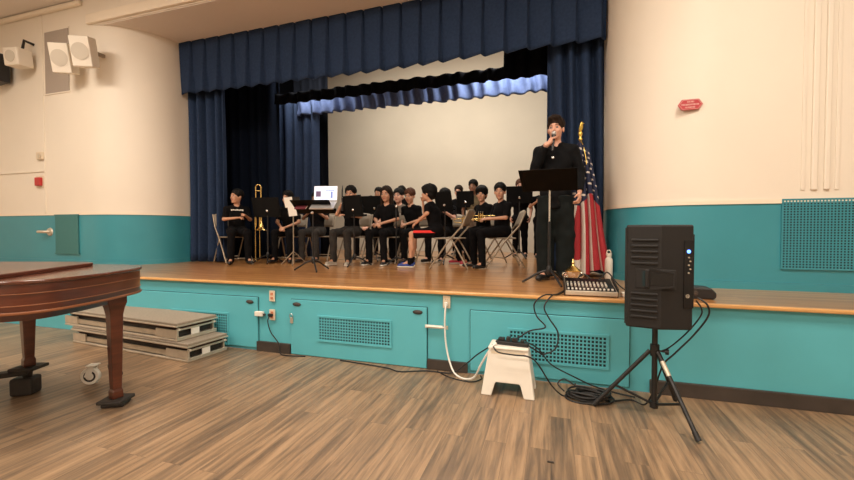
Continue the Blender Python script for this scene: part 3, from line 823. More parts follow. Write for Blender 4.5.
    for sx in (-1, 1):
        eb.tube([tuple(H(sx * 0.016, -0.0925, 0.026)), tuple(H(sx * 0.032, -0.0905, 0.031)), tuple(H(sx * 0.048, -0.082, 0.026))], [0.0036 * HS, 0.0036 * HS, 0.002 * HS], 6)
    eb.build('eyebrows', M[hair], body, 60)
    # shirt
    g = 0.013 * S + (0.002 if jacket else 0)
    T = [ell(pel + V3(0, 0, 0.02), (0.145 * S * girth + g, 0.10 * S * girth + g, 0.11 * S), None, 0.05), ell((pel + che) / 2, (0.130 * S * girth + g, 0.095 * S * girth + g, 0.16 * S), tw, 0.05), ell(che, (0.155 * S * girth + g, 0.105 * S * girth + g, 0.16 * S), tw, 0.05), cap(sho[0], sho_c, 0.050 * S + g, 0.052 * S + g, 0.05), cap(sho_c, sho[1], 0.052 * S + g, 0.050 * S + g, 0.05)]
    if jacket: T.append(cap(pel + V3(0, 0, -0.10), pel + V3(0, 0, 0.1), 0.125 * S, 0.13 * S, 0.06))
    for i in range(2):
        if sleeve <= 1.0:
            cut = sho[i] + (el[i] - sho[i]) * sleeve
            T.append(cap(sho[i], el[i], 0.047 * S + g, 0.043 * S + g, 0.03, ((cut, nrm(el[i] - sho[i])),)))
        else:
            cut = el[i] + (wr[i] - el[i]) * (sleeve - 1.0)
            T += [cap(sho[i], el[i], 0.047 * S + g, 0.040 * S + g, 0.03), cap(el[i], wr[i], 0.040 * S + g, 0.027 * S + g, 0.015, ((cut, nrm(wr[i] - el[i])),))]
    hem = pel[2] - (0.06 if sit else (0.16 if jacket else 0.08)) * S
    f1, f2, f3 = [float(q) for q in (loc[0] * 7 % 6, loc[1] * 5 % 6, 2.1)]
    def folds(P): return 0.0035 * np.sin(P[..., 2] * 46 + 18 * P[..., 0] + f1) * np.sin(P[..., 0] * 31 + P[..., 1] * 22 + f2)
    sh = sdf_obj('jacket' if jacket else 'shirt', M[shirt], T, res, body, [cap(nb + V3(0, -0.01, 0), nb + V3(0, -0.03, 0.2), 0.060 * S, 0.07 * S)], [((0, 0, hem), (0, 0, -1))], folds)
    if badge == 'bars':
        yb = che[1] - 0.105 * S - g
        q = MB()
        for k in range(7): q.box((-0.085 + 0.028 * k, yb - 0.004 + 0.012 * abs(k - 3) / 3, che[2] + 0.075 + 0.004 * (k % 2)), (0.022, 0.008, 0.018 + 0.006 * (k % 3 == 0)))
        q.build('chest_print', M['paper'], body)
    # trousers / shorts
    Tr = [ell(pel + V3(0, 0, 0.0), (0.152 * S * girth + 0.014, 0.108 * S * girth + 0.016, 0.13 * S), None, 0.06)]
    for i in range(2):
        if pantlen <= 1.0 and pantlen < 0.99:
            cut = hips[i] + (kn[i] - hips[i]) * (pantlen * 1.25)
            Tr.append(cap(hips[i], kn[i], 0.078 * S * girth + 0.016, 0.082 * S, 0.03, ((cut, nrm(kn[i] - hips[i])),)))
        else:
            cut = kn[i] + (an[i] - kn[i]) * 1.10
            Tr += [cap(hips[i], kn[i], 0.078 * S * girth + 0.022, 0.052 * S + 0.018 + pantw, 0.05), cap(kn[i], an[i] + (an[i] - kn[i]) * 0.25, 0.052 * S + 0.018 + pantw, 0.060 * S + pantw, 0.02, ((cut, nrm(an[i] - kn[i])),))]
    def folds2(P): return 0.004 * np.sin(P[..., 2] * 38 + 25 * P[..., 1] + f2) * np.sin(P[..., 0] * 34 + f1)
    pn_ = sdf_obj('shorts' if pantlen < 0.99 else 'trousers', M[pants], Tr, res, body, (), [((0, 0, hem + 0.14 * S), (0, 0, 1))], folds2)
    if stripe is not None:
        i = stripe
        d = nrm(kn[i] - hips[i]); side = V3(1 if i else -1, 0, 0)
        o_ = hips[i] + side * 0.045
        st = [cap(hips[i], kn[i], 0.078 * S * girth + 0.016 + 0.005, 0.082 * S + 0.005, 0.01, ((o_, -side), (hips[i] + (kn[i] - hips[i]) * (pantlen * 1.245), d), (hips[i] + V3(0, 0, 0.024), V3(0, 0, 1)), (hips[i] + V3(0, 0, -0.014), V3(0, 0, -1))))]
        sdf_obj('side_stripe', M['clred'], st, 0.008, body)
    # shoes
    for i in range(2):
        fd = nrm((te[i] - an[i]) * V3(1, 1, 0)); h0 = an[i] * V3(1, 1, 0)
        sd = [cap(h0 - fd * 0.03 * S + V3(0, 0, 0.045), te[i] + fd * 0.02 * S + V3(0, 0, 0.005), 0.042 * S, 0.034 * S, 0.02), cap(h0 + V3(0, 0, 0.05), an[i] + V3(0, 0, 0.02), 0.044 * S, 0.044 * S, 0.02)]
        s_ = sdf_obj('shoe', M[shoe], sd, min(res, 0.009), body, (), [((0, 0, 0.012), (0, 0, -1)), ((0, 0, an[i][2] + 0.025), (0, 0, 1))])
        if sole:
            sdf_obj('sole', M[sole], [cap(h0 - fd * 0.03 * S + V3(0, 0, 0.02), te[i] * V3(1, 1, 0) + fd * 0.022 * S + V3(0, 0, 0.02), 0.047 * S, 0.040 * S, 0.02)], 0.008, s_, (), [((0, 0, 0.002), (0, 0, -1)), ((0, 0, 0.026), (0, 0, 1))])
    return body

# ------------------------------------------------------------------ folding chair (front = -Y)
def make_chair():
    e = empty('folding_chair')
    b = MB()
    sx = 0.20
    # seat pan with rolled edges
    prof = [(-0.205, -0.20), (0.205, -0.20), (0.195, 0.18), (-0.195, 0.18)]
    b.prism(prof, 0.430, 0.450)
    b.build('seat', M['chairpad'], e, bevel=0.008)
    # bent back panel
    vs, fs = [], []
    nx, nz = 12, 6
    for j in range(nz + 1):
        for i in range(nx + 1):
            u = i / nx * 2 - 1; s = j / nz
            z = 0.62 + 0.235 * s - 0.025 * (abs(u) ** 3) * s
            vs.append((u * 0.195, 0.245 + 0.08 * (s) - 0.028 * (1 - u * u) * -1 - 0.028, z))
    for j in range(nz):
        for i in range(nx):
            a = j * (nx + 1) + i; fs.append((a, a + 1, a + nx + 2, a + nx + 1))
    o = MB().add(vs, fs).build('backrest', M['chairpad'], e, 60)
    sm = o.modifiers.new('thickness', 'SOLIDIFY'); sm.thickness = 0.014; sm.offset = 0
    for s in (-1, 1):
        MB().tube([(s * sx * 1.04, 0.31, 0.83), (s * sx * 1.06, 0.22, 0.62), (s * sx * 1.08, 0.02, 0.40), (s * sx * 1.10, -0.26, 0.01)], 0.0125, 8).build('front_leg', M['metalgrey'], e, 50)
        MB().tube([(s * sx * 0.98, 0.05, 0.44), (s * sx * 1.0, 0.12, 0.33), (s * sx * 1.02, 0.30, 0.01)], 0.0115, 8).build('rear_leg', M['metalgrey'], e, 50)
    MB().cyl((-sx * 1.08, -0.215, 0.075), (sx * 1.08, -0.215, 0.075), 0.009, n=8).build('front_cross_bar', M['metalgrey'], e, 50)
    MB().cyl((-sx * 1.0, 0.27, 0.09), (sx * 1.0, 0.27, 0.09), 0.009, n=8).build('rear_cross_bar', M['metalgrey'], e, 50)
    return e
chair0 = make_chair(); chair_used = [False]
def chair(x, y, rz, label):
    o = copy_tree(chair0) if chair_used[0] else chair0
    chair_used[0] = True
    o.location = (x, y, SZ); o.rotation_euler = (0, 0, rz)
    return tag(o, label, 'chair', 'folding chairs on the stage')

# ------------------------------------------------------------------ music stand (reader behind it, desk faces local +Y, its back shows to -Y)
def music_stand(x, y, rz, label, h=0.98, tilt=22, dw=0.50, dh=0.33, flat=False, chrome=False, group='black music stands on the stage', desk=True):
    e = empty('music_stand', (x, y, SZ), rz, label, 'music stand', group)
    MB().cyl((0, 0, 0.13), (0, 0, h * 0.62), 0.015, n=12).build('lower_tube', M['blackmetal'], e, 60)
    MB().cyl((0, 0, h * 0.60), (0, 0, h - 0.02), 0.010, n=12).build('upper_tube', M['steel'] if chrome else M['blackmetal'], e, 60)
    MB().lathe([(0.018, 0.10), (0.030, 0.13), (0.026, 0.17), (0.018, 0.19)], (0, 0, 0), 16).build('leg_hub', M['blackmetal'], e, 50)
    for k in range(3):
        a = R(-90 + 120 * k + 30)
        c, s = math.cos(a), math.sin(a)
        MB().tube(spline([(0.018 * c, 0.018 * s, 0.14), (0.10 * c, 0.10 * s, 0.115), (0.20 * c, 0.20 * s, 0.055), (0.27 * c, 0.27 * s, 0.012)], 4), 0.0115, 8).build('leg', M['blackmetal'], e, 60)
    t = R(tilt)
    D = MB().box((0, 0, dh / 2), (dw, 0.006, dh), bev=0.002).box((0, 0.03, 0.0), (dw, 0.065, 0.006)).box((0, 0.06, 0.012), (dw, 0.005, 0.028))
    for sx in (-1, 1): D.box((sx * (dw / 2 - 0.02), -0.006, dh / 2), (0.012, 0.008, dh * 0.9))
    d = D.build('desk', M['deskblk'], e)
    d.location = (0, 0.0, h - 0.02 - dh * 0.35 * math.cos(t)); d.rotation_euler = (t, 0, 0)
    if flat: d.rotation_euler = (R(60), 0, 0); d.location = (0, dh * 0.45, h - 0.03)
    MB().lathe([(0.001, 0), (0.020, 0.004), (0.022, 0.016), (0.012, 0.026), (0.001, 0.028)], (0, -0.012, h - 0.03), 14, (R(90), 0, 0)).build('tilt_knob', M['steel'], e, 50)
    return e

# ------------------------------------------------------------------ the players
GP = 'young players in black on the stage'
def arms_of(l, r): return (l, r)
LAP = ((-0.20, -0.03, 0.74, -0.05, -0.24, 0.66), (0.20, -0.03, 0.74, 0.05, -0.24, 0.66))
PLAY = ((-0.22, -0.10, 0.77, -0.05, -0.28, 0.86), (0.22, -0.10, 0.77, 0.05, -0.30, 0.92))
def kid(x, y, rz, label, **k):
    k.setdefault('sc', 0.81); k.setdefault('hip', 0.53); k.setdefault('girth', 1.10)
    return make_person((x, y, SZ), R(rz), label, GP, **k)
def standing(sc):
    return dict(sit=False, sc=sc, hip=0.90 * sc, legs=[(-0.10 * sc, -0.01, 0.49 * sc, -0.11 * sc, 0.02, 0.09, -0.13 * sc, -0.14), (0.10 * sc, -0.01, 0.49 * sc, 0.11 * sc, 0.02, 0.09, 0.13 * sc, -0.14)])
def st_arms(sc, up=False):
    if up: return ((-0.24 * sc, -0.08, 1.06 * sc, -0.08 * sc, -0.26, 1.16 * sc), (0.24 * sc, -0.08, 1.06 * sc, 0.08 * sc, -0.28, 1.20 * sc))
    return ((-0.25 * sc, 0.0, 1.10 * sc, -0.22 * sc, -0.12, 0.90 * sc), (0.25 * sc, 0.0, 1.10 * sc, 0.22 * sc, -0.12, 0.90 * sc))

# far left, on the chair facing right with the trombone
chair(-5.27, 5.60, R(66), 'folding chair at the far left of the stage, under the boy with the trombone')
kid(-5.15, 5.56, 48, 'boy at the far left in a black shirt with pale chest print, beside trombone', head=(-58, -6), skin='sk2', badge='bars', sleeve=0.9,
    arms=((-0.20, -0.08, 0.74, -0.02, -0.30, 0.76), (0.20, -0.06, 0.74, 0.10, -0.32, 0.80)))
chair(-4.52, 6.20, R(20), 'folding chair under the player hidden behind the white sheet music')
kid(-4.50, 6.13, 18, 'player half hidden behind white sheet music, hands together between knees', head=(-14, 2), skin='sk2', arms=((-0.19, -0.10, 0.70, -0.03, -0.36, 0.60), (0.19, -0.10, 0.70, 0.03, -0.36, 0.60)), sleeve=0.8, lean=(0, -0.08))
chair(-4.10, 6.45, R(14), 'folding chair under the grey-trousered player behind the laptop')
kid(-4.10, 6.38, 12, 'player in grey trousers mostly hidden behind the open laptop', head=(-8, 4), skin='sk3', pants='clgrey', arms=PLAY)
chair(-3.20, 6.10, R(4), 'folding chair under the player raising a black clarinet')
kid(-3.21, 6.03, 2, 'player in dark grey trousers raising one hand, mouth hidden by black music desk', head=(8, 0), skin='sk2', pants='clgrey', shoe='shoewht', sole='sole', sc=0.86, sleeve=0.7,
    arms=((-0.20, -0.14, 0.82, -0.04, -0.22, 1.04), (0.20, -0.10, 0.78, 0.02, -0.26, 0.80)), girth=1.05)
kid(-3.66, 8.15, 0, 'dark-haired player standing at back, head just left of the long-haired girl', **standing(0.84), arms=st_arms(0.84), skin='sk2')
kid(-3.52, 7.45, 0, 'short player between the two black music desks, only forehead and hair showing', head=(0, 5), skin='sk1', hair='hairbrn', sc=0.80)
chair(-3.50, 7.52, 0, 'folding chair under the short player between two black music desks')
chair(-2.64, 6.28, R(-2), 'folding chair under the long-haired girl with clasped hands')
kid(-2.64, 6.20, -2, 'long-haired girl in black with hands clasped in her lap', head=(4, 2), skin='sk2', hair='hairbrn', hairstyle='long', sleeve=0.9, shoe='shoeblk', sole='sole', sc=0.85,
    arms=((-0.19, -0.06, 0.74, -0.06, -0.24, 0.66), (0.20, -0.04, 0.74, -0.01, -0.26, 0.66)), girth=0.92)
chair(-2.80, 7.26, R(-6), 'folding chair under the boy right of the long-haired girl')
kid(-2.80, 7.18, -6, 'boy with short dark hair and a grey shirt front, right of the long-haired girl', head=(4, -2), skin='sk1', shirt='clmid', sleeve=0.6, sc=0.93)
kid(-3.19, 8.33, 0, 'dark-haired player standing at back, head above boy with the grey shirt', **standing(0.86), arms=st_arms(0.86), skin='sk3')
chair(-2.33, 6.66, R(-18), 'folding chair under the reddish-haired player beside the boy in red-striped shorts')
kid(-2.33, 6.60, -18, 'player with reddish brown hair looking down, beside the boy in red-striped shorts', head=(10, 10), skin='sk2', hair='haired', sc=0.84, arms=LAP, lean=(0, -0.04))
# the boy in profile with the red stripe
chair(-1.42, 5.72, R(-92), 'tan folding chair with its back to the right, under the boy in shorts')
b9 = kid(-1.64, 5.68, -90, 'boy in profile in black shorts with red stripe and blue sneakers, hand at mouth', head=(-8, -6), skin='sk2', hairstyle='mop', res=0.009, sleeve=0.8, pantlen=0.72, stripe=1, shoe='shoeblue', sole='sole', sc=0.77, hs=1.30, girth=1.2, lean=(0, -0.08),
    arms=((-0.15, -0.22, 0.74, -0.05, -0.22, 0.97), (0.19, -0.08, 0.80, 0.13, -0.27, 0.66)),
    legs=[(-0.11, -0.36, 0.50, -0.11, -0.42, 0.09, -0.13, -0.57), (0.12, -0.34, 0.50, 0.12, -0.36, 0.09, 0.13, -0.52)])
for i, (x_, y_) in enumerate(((-0.11, -0.42), (0.12, -0.36))):
    sdf_obj('sock', M['clblk'], [cap((x_, y_, 0.07), (x_, y_ + 0.005, 0.155), 0.045, 0.047, 0.01)], 0.008, b9, (), [((0, 0, 0.15), (0, 0, 1))])
chair(-1.83, 7.05, R(-12), 'folding chair behind the boy in shorts, under the player behind a black desk')
kid(-1.84, 6.98, -12, 'player whose face shows beside black music desk, behind boy in shorts', head=(-16, 4), skin='sk1', sc=0.87, arms=PLAY)
kid(-1.96, 8.60, 0, 'small-looking player at the back with only face above a black desk', **standing(0.86), arms=st_arms(0.86), skin='sk1', hair='hairbrn')
kid(-1.55, 8.15, -4, 'tall player at the back in an olive brown shirt', **standing(0.89), arms=st_arms(0.89), skin='sk3', shirt='clolive', pants='clmid')
chair(-1.08, 6.70, R(-46), 'folding chair under the player in red sneakers')
kid(-1.10, 6.66, -44, 'player in black long-sleeved top with red sneakers and a brass horn in the lap', head=(42, -2), girth=1.18, skin='sk2', shirt='clblk', sleeve=1.9, shoe='shoered', sole='sole', sc=0.85, hairstyle='mop',
    arms=((-0.19, -0.06, 0.76, -0.04, -0.26, 0.72), (0.20, -0.04, 0.76, 0.07, -0.28, 0.72)))
chair(-0.72, 6.06, R(-76), 'tan folding chair seen side-on at the right, under the last seated boy')
kid(-0.72, 6.05, -52, 'last seated boy at the right in black, by man with the microphone', head=(50, 0), skin='sk2', sleeve=0.9, girth=1.22, sc=0.82, arms=((-0.19, -0.08, 0.74, -0.03, -0.30, 0.72), (0.20, -0.06, 0.74, 0.06, -0.28, 0.72)))
kid(-0.64, 8.50, 4, 'player standing at back right, black desk hiding all below the face', **standing(0.90), arms=st_arms(0.90), skin='sk1', hair='haired')
kid(-0.20, 8.28, 8, 'player standing at the back, partly hidden by the man at right', **standing(0.86), arms=((-0.24, -0.10, 1.02, -0.14, -0.30, 1.10), (0.24, -0.08, 1.0, 0.06, -0.30, 1.10)), skin='sk2', sleeve=0.7)

# man with the microphone
mic_top, mic_bot = V3(-0.012, -0.150, 1.595), V3(-0.022, -0.205, 1.40)
maxis = nrm(mic_top - mic_bot)
gc = mic_bot + maxis * 0.105
man = make_person((0.03, 4.67, SZ), R(-4), 'man in black jacket standing and speaking into a microphone at the stage edge', None, sc=1.02, res=0.0065, sit=False, hip=0.955,
    legs=[(-0.105, -0.02, 0.51, -0.105, 0.02, 0.09, -0.15, -0.16), (0.105, -0.01, 0.51, 0.105, 0.02, 0.09, 0.15, -0.16)],
    arms=((-0.212, -0.10, 1.225, -0.085, -0.215, 1.465), (0.252, 0.03, 1.20, 0.25, -0.07, 0.965)),
    head=(-8, 0), skin='sk1', hair='hairbrn', hairstyle='quiff', shirt='clsuit', sleeve=1.93, jacket=True, pants='cltrous', girth=1.03, hs=1.02, pantw=0.030,
    grips={0: (gc, maxis, nrm(V3(-0.7, -0.5, -0.1)), 0.016)})
MB().ell((-0.02, -0.158, 1.335), (0.016, 0.008, 0.016), seg=12).build('jacket_button', M['steel'], man, 60)
mt = empty('microphone', (0, 0, 0), 0, 'black handheld microphone with silver grille, held at the man\'s mouth', 'microphone')
mt.location = (0.03, 4.67, SZ); mt.rotation_euler = (0, 0, R(-4))
MB().tube([tuple(mic_bot), tuple(mic_bot + maxis * 0.09), tuple(mic_top - maxis * 0.02)], [0.012, 0.015, 0.020], 14).build('handle', M['blackmetal'], mt, 60)
MB().ell(tuple(mic_top), (0.026, 0.026, 0.027), seg=18).build('grille_ball', M['lapgrey'], mt, 60)
MB().cyl(tuple(mic_top - maxis * 0.030), tuple(mic_top - maxis * 0.022), 0.0225, n=20).build('ring', M['blackmetal'], mt, 60)

# ------------------------------------------------------------------ stands and instruments
music_stand(-4.55, 5.60, R(6), 'black music stand just right of the trombone, at the far left', 0.91, 14)
s2 = music_stand(-3.12, 4.75, R(12), 'black music stand nearest the audience, holding the open laptop', 0.825, 20, dw=0.54, flat=True)
music_stand(-2.93, 5.58, R(-24), 'black music stand hiding the mouth of the player with raised hand', 0.90, 10, dw=0.46)
music_stand(-3.06, 6.62, R(4), 'black music stand left of the long-haired girl', 0.98, 12)
music_stand(-1.70, 6.42, R(-20), 'black music stand right behind the boy in red-striped shorts', 1.0, 14, dw=0.34)
music_stand(-1.70, 8.05, R(0), 'black music stand at the back, left of the tall olive-shirted player', 1.16, 10, dw=0.36)
music_stand(-0.62, 8.02, R(4), 'black music stand at the back right, in front of the standing player', 1.22, 10)
music_stand(-0.03, 4.31, R(-4), 'large black music stand with a bright pole in front of the man', 1.045, 63, dw=0.54, dh=0.38, chrome=True)
ms = empty('microphone_stand', (-2.42, 6.05, SZ), 0, 'slim black stand with a pale round tip, in front of the girl\'s right side', 'stand')
MB().cyl((0, 0, 0.02), (0, 0, 0.92), 0.011, n=10).build('pole', M['blackmetal'], ms, 60)
MB().ell((0, 0, 0.94), (0.024, 0.024, 0.026), seg=12).build('round_tip', M['steel'], ms, 60)
for k in range(3):
    a = R(20 + 120 * k)
    MB().tube([(0, 0, 0.12), (0.14 * math.cos(a), 0.14 * math.sin(a), 0.07), (0.27 * math.cos(a), 0.27 * math.sin(a), 0.012)], 0.010, 8).build('leg', M['blackmetal'], ms, 60)

# laptop on the stand
lp = empty('laptop', (-2.95, 4.745, SZ + 0.884), R(14), 'open laptop with a bright screen on the front music stand', 'laptop')
MB().box((0, 0.0, 0.012), (0.33, 0.22, 0.018), bev=0.004).build('keyboard_base', M['lapgrey'], lp)
lp.rotation_euler = (R(30), 0, R(14))
lid = MB().box((0, 0, 0.115), (0.33, 0.010, 0.225), bev=0.004).build('lid', M['lapgrey'], lp)
lid.location = (0, 0.11, 0.022); lid.rotation_euler = (R(-38), 0, 0); lid.scale = (1, 1, 0.92)
sc_ = MB().box((0, -0.0062, 0.115), (0.312, 0.002, 0.205)).build('screen', M['screen'], lid)
MB().box((-0.10, -0.0078, 0.105), (0.07, 0.001, 0.085)).build('dark_picture', M['screenpic'], sc_)
MB().box((0.085, -0.0078, 0.09), (0.030, 0.001, 0.10)).box((0.06, -0.0078, 0.155), (0.12, 0.001, 0.012)).build('blue_picture', M['screenblue'], sc_)
bk = empty('folder', (-3.26, 4.72, SZ + 0.884), R(10), 'maroon folder lying on the front music stand left of laptop', 'folder')
bk.rotation_euler = (R(30), 0, R(10))
MB().box((0, 0, 0.012), (0.16, 0.20, 0.016), bev=0.003).build('cover', M['maroon'], bk)
MB().box((0.002, -0.002, 0.012), (0.157, 0.19, 0.012)).build('pages', M['paper'], bk)

# sheet music clipped on the laptop stand's left edge side (stands in front of the hidden player)
sh_ = empty('music_stand', (-3.94, 5.45, SZ), R(20), 'thin stand with two white sheets, in front of half-hidden player', 'music stand')
MB().cyl((0, 0, 0.02), (0, 0, 0.86), 0.009, n=8).build('pole', M['metalgrey'], sh_, 60)
for k in range(3):
    a = R(40 + 120 * k)
    MB().tube([(0, 0, 0.22), (0.23 * math.cos(a), 0.23 * math.sin(a), 0.01)], 0.007, 6).build('leg', M['metalgrey'], sh_, 60)
MB().box((0, 0.02, 0.94), (0.20, 0.008, 0.30), rot=(R(12), 0, 0)).build('desk', M['blackmetal'], sh_)
for k, (dx, dz, rr) in enumerate(((-0.055, 1.00, -6), (0.0, 0.86, -6))):
    shp = MB().box((0, 0, 0), (0.13, 0.0015, 0.16), rot=(0, R(rr), 0)).build('sheet_music', M['paper'])
    tag(shp, ('upper' if k == 0 else 'lower') + ' white sheet on the thin stand left of laptop', 'sheet music', 'white sheets on the thin stand')
    shp.location = (-3.94 + dx, 5.45 - 0.012 + 0.02 * k - 0.03, SZ + dz); shp.rotation_euler = (R(10), 0, R(20))

# trombone held upright by the boy at the far left
tbn = empty('trombone', (-4.75, 5.62, SZ), R(14), 'brass trombone standing upright beside the boy at far left', 'trombone')
def U(x0, x1, z, sg, n=10): return [((x0 + x1) / 2 + (x0 - x1) / 2 * math.cos(PI * k / n), 0, z + sg * abs(x1 - x0) / 2 * math.sin(PI * k / n)) for k in range(n + 1)]
MB().tube([(-0.045, 0, 0.62)] + U(-0.045, 0.045, 1.28, 1) + [(0.045, 0, 0.9)], 0.010, 10).build('tuning_slide', M['brass'], tbn, 60)
MB().lathe([(0.010, 0.92), (0.013, 0.78), (0.020, 0.68), (0.038, 0.61), (0.075, 0.565), (0.098, 0.555), (0.094, 0.560), (0.07, 0.575), (0.034, 0.62), (0.014, 0.70)], (0.045, 0, 0), 28).build('bell', M['brass'], tbn, 60)
MB().tube([(-0.045, -0.03, 0.95)] + [(x, -0.03, z) for x, _, z in U(-0.045, 0.03, 0.08, -1)] + [(0.03, -0.03, 0.80)], 0.0085, 8).build('hand_slide', M['brass'], tbn, 60)
MB().cyl((-0.045, -0.015, 1.22), (0.045, -0.015, 1.22), 0.006, n=8).cyl((-0.045, -0.015, 0.90), (0.045, -0.015, 0.90), 0.006, n=8).build('brace', M['brass'], tbn, 60)
MB().lathe([(0.008, 0), (0.006, 0.03), (0.013, 0.06), (0.009, 0.062)], (-0.045, -0.03, 0.94), 12).build('mouthpiece', M['silverplate'], tbn, 60)
# clarinet in the raised hand
cl = empty('clarinet', (-3.245, 5.77, SZ + 0.97), R(2), 'short black instrument upright in the raised hand of grey-trousered player', 'clarinet')
MB().tube([(0, 0, -0.10), (0, 0, 0.0), (0.004, 0, 0.24)], [0.020, 0.014, 0.012], 10).build('body', M['blackmetal'], cl, 60)
MB().lathe([(0.014, 0.02), (0.016, 0.024), (0.014, 0.028)], (0, 0, 0), 10).lathe([(0.014, 0.12), (0.016, 0.124), (0.014, 0.128)], (0.002, 0, 0), 10).build('rings', M['steel'], cl, 60)
MB().tube([(0.004, 0, 0.24), (0.006, 0.01, 0.31)], [0.011, 0.005], 8).build('mouthpiece', M['blackmetal'], cl, 60)
# brass horns across the laps of the two players at the right
def trumpet(loc, rz, label):
    e = empty('trumpet', loc, rz, label, 'trumpet')
    MB().tube(spline([(0.16, 0, 0.0), (-0.12, 0, 0.0), (-0.17, 0.0, -0.03), (-0.12, 0, -0.06), (0.05, 0, -0.06), (0.10, 0, -0.03)], 6), 0.0065, 8).build('tubing', M['brass'], e, 60)
    MB().lathe([(0.0065, 0), (0.009, 0.10), (0.017, 0.16), (0.036, 0.20), (0.061, 0.222), (0.058, 0.224), (0.03, 0.20)], (0.12, 0, 0), 22, (0, R(90), 0)).build('bell', M['brass'], e, 60)
    for k in range(3):
        v = MB().cyl((-0.03 + 0.03 * k, 0.0, -0.085), (-0.03 + 0.03 * k, 0, 0.04), 0.011, n=12).build('valve', M['brass'], e, 60)
        MB().cyl((-0.03 + 0.03 * k, 0.0, 0.04), (-0.03 + 0.03 * k, 0, 0.062), 0.004, n=8).lathe([(0.008, 0), (0.008, 0.004)], (-0.03 + 0.03 * k, 0, 0.062), 10).build('valve_button', M['silverplate'], v, 60)
    MB().lathe([(0.006, 0), (0.005, 0.03), (0.011, 0.055), (0.008, 0.057)], (-0.16, 0, 0), 12, (0, R(-90), 0)).build('mouthpiece', M['silverplate'], e, 60)
    return e
trumpet((-1.36, 6.36, SZ + 0.74), R(8), 'brass horn in the lap of the player in red sneakers')
trumpet((-1.02, 5.93, SZ + 0.77), R(20), 'brass horn in the lap of the last seated boy')

# ------------------------------------------------------------------ flag, trophy, bottle, mixer on the stage edge
FX, FY = 0.31, 5.12
fg = empty('flag', (FX, FY, SZ), 0, 'American flag hanging from an indoor pole with gilded eagle top', 'flag')
PT = 1.62
MB().cyl((0, 0, 0.03), (0, 0, PT + 0.01), 0.013, n=12).build('pole', M['darkwood'], fg, 60)
MB().lathe([(0.001, 0.0), (0.11, 0.0), (0.11, 0.02), (0.07, 0.04), (0.03, 0.06), (0.02, 0.14), (0.001, 0.14)], (0, 0, 0), 28).build('base', M['darkwood'], fg, 40)
fin = MB().lathe([(0.010, 0.0), (0.022, 0.012), (0.022, 0.03), (0.012, 0.045), (0.020, 0.065), (0.026, 0.09), (0.014, 0.115), (0.001, 0.12)], (0, 0, PT), 16)
fin.ell((0.006, 0, PT + 0.155), (0.022, 0.024, 0.050), (0, R(12), 0), 12).ell((0.018, 0, PT + 0.205), (0.014, 0.013, 0.018), seg=10)
for s in (-1, 1):
    fin.ell((0.0, s * 0.026, PT + 0.165), (0.014, 0.010, 0.060), (R(-10 * s), R(12), 0), 10)
fin.tube([(0.03, 0, PT + 0.208), (0.042, 0, PT + 0.202)], [0.006, 0.002], 6)
fin.build('eagle_finial', M['gold'], fg, 60)
# cloth gathered at the top of the pole, its fly falling in folds: s runs down, t across the folds
NS, NT = 190, 170
vs, fs, mi = [], [], []
def flag_pt(s, t):
    wd = 0.12 + 0.37 * s ** 0.85
    x = 0.01 + wd * (t - 0.5) + 0.085 * s - 0.012 * math.sin(s * 5 + t * 4)
    amp = 0.012 + 0.040 * s
    x += 0.45 * amp * math.sin(t * 26.0 + 1.0)
    y = -0.035 - 0.05 * math.sin(PI * t) - amp * math.cos(t * 26.0 + 1.0) - 0.015 * math.sin(3 * s + 5 * t)
    zb = 0.035 + 0.05 * abs(math.sin(t * 5.2 + 0.4)) + 0.16 * max(0, 0.3 - t)
    return (x, y, PT - 0.03 + (zb - PT + 0.03) * s + 0.02 * math.cos(t * 9) * s - 0.10 * (1 - s) * abs(t - 0.35))
for j in range(NS + 1):
    for i in range(NT + 1):
        vs.append(flag_pt(j / NS, i / NT))
for j in range(NS):
    for i in range(NT):
        a = j * (NT + 1) + i
        fs.append((a, a + 1, a + NT + 2, a + NT + 1))
        s, t = (j + 0.5) / NS, (i + 0.5) / NT
        q = t * 9 + 6.0 * max(0, 0.34 - t) * (s - 0.45) * 3.0
        m_ = 0 if int(q + 20) % 2 == 0 else 1
        if s < 0.44 + 0.05 * math.sin(t * 7):
            m_ = 2
            uu, vv = s / 0.044, t * 7
            ci, cj = round(uu), round(vv)
            if ci >= 1 and (ci + cj) % 2 == 0 and s < 0.42:
                wdt = (0.10 + 0.33 * s ** 0.85) / 7
                if math.hypot((uu - ci) * 0.044 * 1.55, (vv - cj) * wdt) < 0.0135: m_ = 1
        mi.append(m_)
fb = MB(); fb.v, fb.f, fb.mi = vs, fs, mi
fc = fb.build('flag_cloth', [M['flagred'], M['flagwhite'], M['flagblue']], fg, 180)
sm = fc.modifiers.new('thickness', 'SOLIDIFY'); sm.thickness = 0.003
MB().tube(spline([(0.008, -0.018, PT - 0.005), (0.030, -0.075, PT - 0.08), (0.052, -0.11, PT - 0.20), (0.062, -0.125, PT - 0.30)], 6), 0.005, 6).build('gold_cord', M['gold'], fg, 60)

